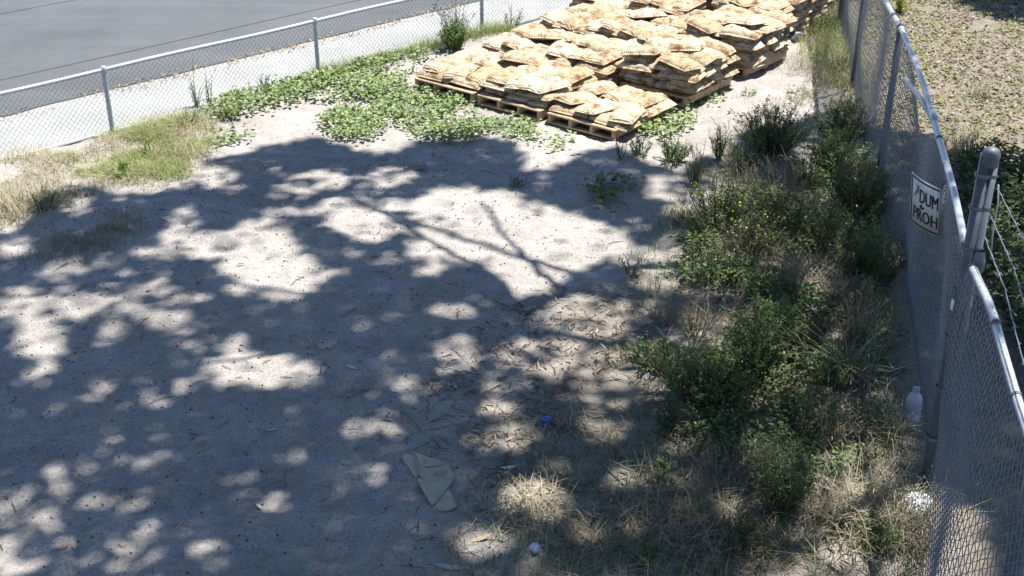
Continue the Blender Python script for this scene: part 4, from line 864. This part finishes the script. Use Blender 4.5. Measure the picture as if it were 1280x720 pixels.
single_leaf(738, 640, -.8, .2, .03, M_LITTER, 'long brown leaf right of the sunlit grass', curve=.3)
# long curved twigs
def twig_thing(pts, r0, label, mat=M_TWIG, name='twig', fork=None):
    P = np.array([[*gpt(x, y), 0] for x, y in pts]); P[:, 2] = gz(P[:, 0], P[:, 1]) + r0 + .006; o = np.array([*P[0, :2], 0]); b = MB(); b.tube(P - o, np.linspace(r0, r0 * .5, len(P)), 6)
    if fork:
        Q = np.array([[*gpt(x, y), 0] for x, y in fork]); Q[:, 2] = gz(Q[:, 0], Q[:, 1]) + r0 + .02; b.tube(Q - o, np.linspace(r0 * .8, r0 * .4, len(Q)), 5)
    ob = b.obj(name, mat, smooth=True, loc=tuple(o)); return tag(ob, label, 'twig')
twig_thing([(748, 575), (775, 600), (800, 625), (840, 660)], .006, 'long pale stalk slanting across the litter at lower right', M_DRYSTEM, 'dry_stalk')
twig_thing([(618, 376), (640, 386), (660, 400)], .006, 'forked dark twig at the lower tip of the sunlit triangle', fork=[(640, 386), (655, 378), (668, 374)])
twig_thing([(502, 512), (512, 522), (526, 538)], .006, 'short straight twig left of the centre litter')
twig_thing([(722, 520), (745, 545), (772, 562)], .006, 'bent pale twig right of the blue scrap', M_DRYSTEM)
twig_thing([(400, 470), (402, 455), (408, 448)], .005, 'small upright dark twig in the middle shade')
twig_thing([(690, 530), (705, 532), (716, 524)], .010, 'thick dark stick beside the blue scrap')

# empty folded sandbag
M_EMPTY = plain('dusty_empty_bag_cloth', (.42, .36, .27), .9, b=(.32, .27, .195), scale=9, bumpd=.003)
M_PRINT = plain('faded_print', (.20, .19, .16), .9)
bag_px = {'a': (502, 571), 'b': (519, 569), 'c': (558, 580), 'd': (569, 594), 'e': (561, 612), 'f': (573, 632), 'g': (560, 637), 'h': (541, 634), 'i': (520, 598)}
eb_c = gpt(540, 603); ebz = float(gz(*eb_c)) + .012
eb = empty('empty_sandbag', (eb_c[0], eb_c[1], ebz), 'empty folded tan sandbag lying flat on the shaded dirt', 'sandbag')
def flat_poly(keys, dz, th, name, mat, lab=None):
    q = np.array([gpt(*(bag_px[k] if isinstance(k, str) else k)) - eb_c for k in keys]); c = q.mean(0); n = len(q)
    # subdivide the outline a little so edges are not ruler straight
    Q = []
    for i in range(n):
        for t in (0, .33, .66): p = q[i] * (1 - t) + q[(i + 1) % n] * t; Q.append(p + rng.normal(0, .003 if t else 0, 2))
    Q = np.array(Q); m = len(Q); b = MB(); rings = [(1.0, 0), (.97, th), (.6, th * 1.25), (.0001, th * 1.4)]; V = []
    for s_, z_ in rings:
        for p in Q:
            w_ = c + (p - c) * s_; V.append((*w_, dz + z_ + .007 * (vn(w_[0] * 18, w_[1] * 18, 200) - .5) * (s_ < .99) + .010 * (vn(w_[0] * 6, w_[1] * 6, 201) - .5)))
    F = [[r_ * m + i, r_ * m + (i + 1) % m, (r_ + 1) * m + (i + 1) % m, (r_ + 1) * m + i][::-1] for r_ in range(3) for i in range(m)]
    b.add(V, F); o = b.obj(name, mat, eb, smooth=False)
    if lab: o['label'] = lab
    return o
flat_poly(['a', 'b', (524, 582), (528, 586), (560, 580), 'd', (563, 606), 'h', 'i'], 0.0, .012, 'body', M_EMPTY)
flat_poly(['b', 'c', (553, 583), (530, 585), (523, 580)], .016, .008, 'top_fold', M_EMPTY)
flat_poly(['h', (561, 611), 'f', 'g', (548, 637)], -.004, .010, 'lower_flap', M_EMPTY)
flat_poly(['a', (513, 570), (520, 586), (522, 598), (519, 598)], .014, .008, 'left_fold', M_EMPTY)
b = MB()
for k in range(4):
    g = gpt(544 + k * 4, 595 - k * .3) - eb_c; b.box((g[0], g[1], .026), (.013, .03, .002))
    g = gpt(546 + k * 4, 592 - k * .3) - eb_c; b.box((g[0], g[1], .0265), (.02, .004, .002))
b.obj('print', M_PRINT, eb)

# rubbish by the fence and in the litter
def crumple(px, py, size, mat, label, name, cat, seed, squash=.5, stretch=(1, 1)):
    g = gpt(px, py); r = np.random.default_rng(seed); b = MB(); nu, nv = 14, 9; V = []
    for j in range(nv):
        th = math.pi * j / (nv - 1)
        for i in range(nu):
            ph = 2 * math.pi * i / nu; d = np.array([math.sin(th) * math.cos(ph), math.sin(th) * math.sin(ph), math.cos(th)])
            k = .65 + .6 * float(vn(d[0] * 2.4 + seed, d[1] * 2.4 + d[2] * 1.9, seed)) * (1 if 0 < j < nv - 1 else .9) if 0 < j < nv - 1 else .8
            V.append(d * size * k * np.array([stretch[0], stretch[1], squash]))
    i = (np.arange(nv - 1)[:, None] * nu + np.arange(nu)[None]); k2 = (np.arange(nv - 1)[:, None] * nu + (np.arange(nu)[None] + 1) % nu)
    b.add(V, np.stack([i, i + nu, k2 + nu, k2], -1).reshape(-1, 4)); o = b.obj(name, mat); o.location = (g[0], g[1], float(gz(*g)) + size * squash * .6); o.rotation_euler = (0, 0, r.uniform(0, 6)); return tag(o, label, cat)
M_BLUE = plain('blue_plastic', (.05, .12, .60), .35, b=(.03, .07, .42)); M_LAV = plain('faded_blue_plastic', (.28, .33, .52), .4, b=(.15, .18, .33), scale=30)
M_WHITE = plain('white_plastic_sheet', (.72, .74, .76), .4, b=(.6, .62, .66), scale=8)
crumple(683, 529, .04, M_BLUE, 'small bright blue plastic scrap on the litter in the middle', 'plastic_scrap', 'litter', 5, .8, (.6, 1.1))
crumple(668, 688, .05, M_LAV, 'crumpled faded blue wrapper in dry grass at the bottom', 'wrapper', 'litter', 6, .6)
crumple(1140, 634, .12, M_WHITE, 'crumpled white plastic sheet caught at the foot of the corner post', 'crumpled_piece', 'litter', 8, .5, (1, 1.1))
crumple(991, 50, .17, plain('dark_blue_lump', (.05, .06, .10), .5, b=(.02, .025, .05)), 'dark blue crumpled lump in the gap beside the stacks', 'crumpled_piece', 'litter', 9, .5, (1, 1.2))  # dark blue crumpled lump set in the gap between stacks
g = gpt(1139, 524); bo = empty('plastic_bottle', (g[0], g[1], float(gz(*g))), 'cloudy grey blue plastic bottle standing in weeds at the foot of the right fence', 'bottle')
M_BOT = plain('cloudy_plastic', (.42, .45, .54), .3, b=(.34, .37, .46), scale=6)
b = MB(); b.lathe([(.001, .0), (.055, .0), (.062, .015), (.062, .08), (.056, .09), (.062, .10), (.062, .18), (.05, .225), (.025, .25), (.024, .262)], (0, 0, 0), 18); b.obj('body', M_BOT, bo, smooth=True)
b = MB(); b.lathe([(.026, .258), (.028, .262), (.028, .285), (.026, .29), (.001, .29)], (0, 0, 0), 14); b.obj('cap', plain('bottle_cap', (.3, .32, .42), .4), bo, smooth=True)
for (px_, py_, nm) in ((1030, 40, 'feathery light green weed in the tall grass by the far right fence'), (1050, 95, 'light green weed near the lower end of the tall grass by the right fence')):
    herb(px_, py_, .42, .26, 18, .035, 16, nm, M_GRASS, branch=3, tr=(.3, 1))
for k, (px_, py_, nm) in enumerate(((190, 195, 'yellow green leggy weed on the bank between the first fence post and the dry grass'), (290, 150, 'light green weed poking out of the left end of the mallow mat'), (60, 262, 'dark green weed at the edge of the yellow dry grass on the left'), (330, 118, 'feathery light green weed in front of the street fence left of the second post'))):
    herb(px_, py_, .26, .22, 14, .032, 12, nm, M_GRASS if k != 2 else M_WEED, branch=3)
for k, (px_, py_, h_, nm) in enumerate(((925, 240, .5, 'straw coloured dead weed behind the yellow flowers'), (990, 360, .45, 'straw coloured dead weed in the middle of the bank'), (1075, 430, .55, 'tall straw coloured dead weed close to the fence in the lower bank'), (870, 420, .35, 'short straw coloured dead weed above the large green bush'), (1040, 560, .45, 'dead straw weed above the sunlit straw mound'), (900, 600, .3, 'dead straw weed left of the dark feathery column'), (830, 400, .3, 'dead straw weed at the left edge of the bank below the sunlit triangle'))):
    herb(px_, py_, h_, .26, 18, .03, 6, nm, M_STRAW, name='dead_weed', branch=4, stem_mat=M_DRYSTEM, width=.25, tr=(0, .7))
for k, (px_, py_, h_, m_, nm) in enumerate(((930, 215, .45, M_WEED, 'leafy green weed between the plume weed and the dark bush'), (870, 300, .35, M_WEED, 'leafy green weed left of the lower yellow flowers'), (985, 290, .5, M_WEED, 'mid green leafy weed right of the yellow flowers'), (1010, 235, .45, M_BRIGHT, 'brighter green weed below the dark bush at the top of the bank'), (840, 205, .3, M_WEED, 'dusty green weed right of the pallet corner'), (910, 350, .35, M_WEED, 'leafy green weed just above the large green bush'), (960, 430, .45, M_BRIGHT, 'light green weed touching the right side of the large green bush'), (1035, 480, .4, M_WEED, 'mid green weed in the lower bank near the fence'), (820, 460, .25, M_WEED, 'low green weed left of the large green bush'), (1075, 345, .5, M_WEED, 'leafy green weed by the fence below the tall dark mass'))):
    herb(px_, py_, h_, .27, 30, .045, 14, nm, m_, branch=3, width=.4)
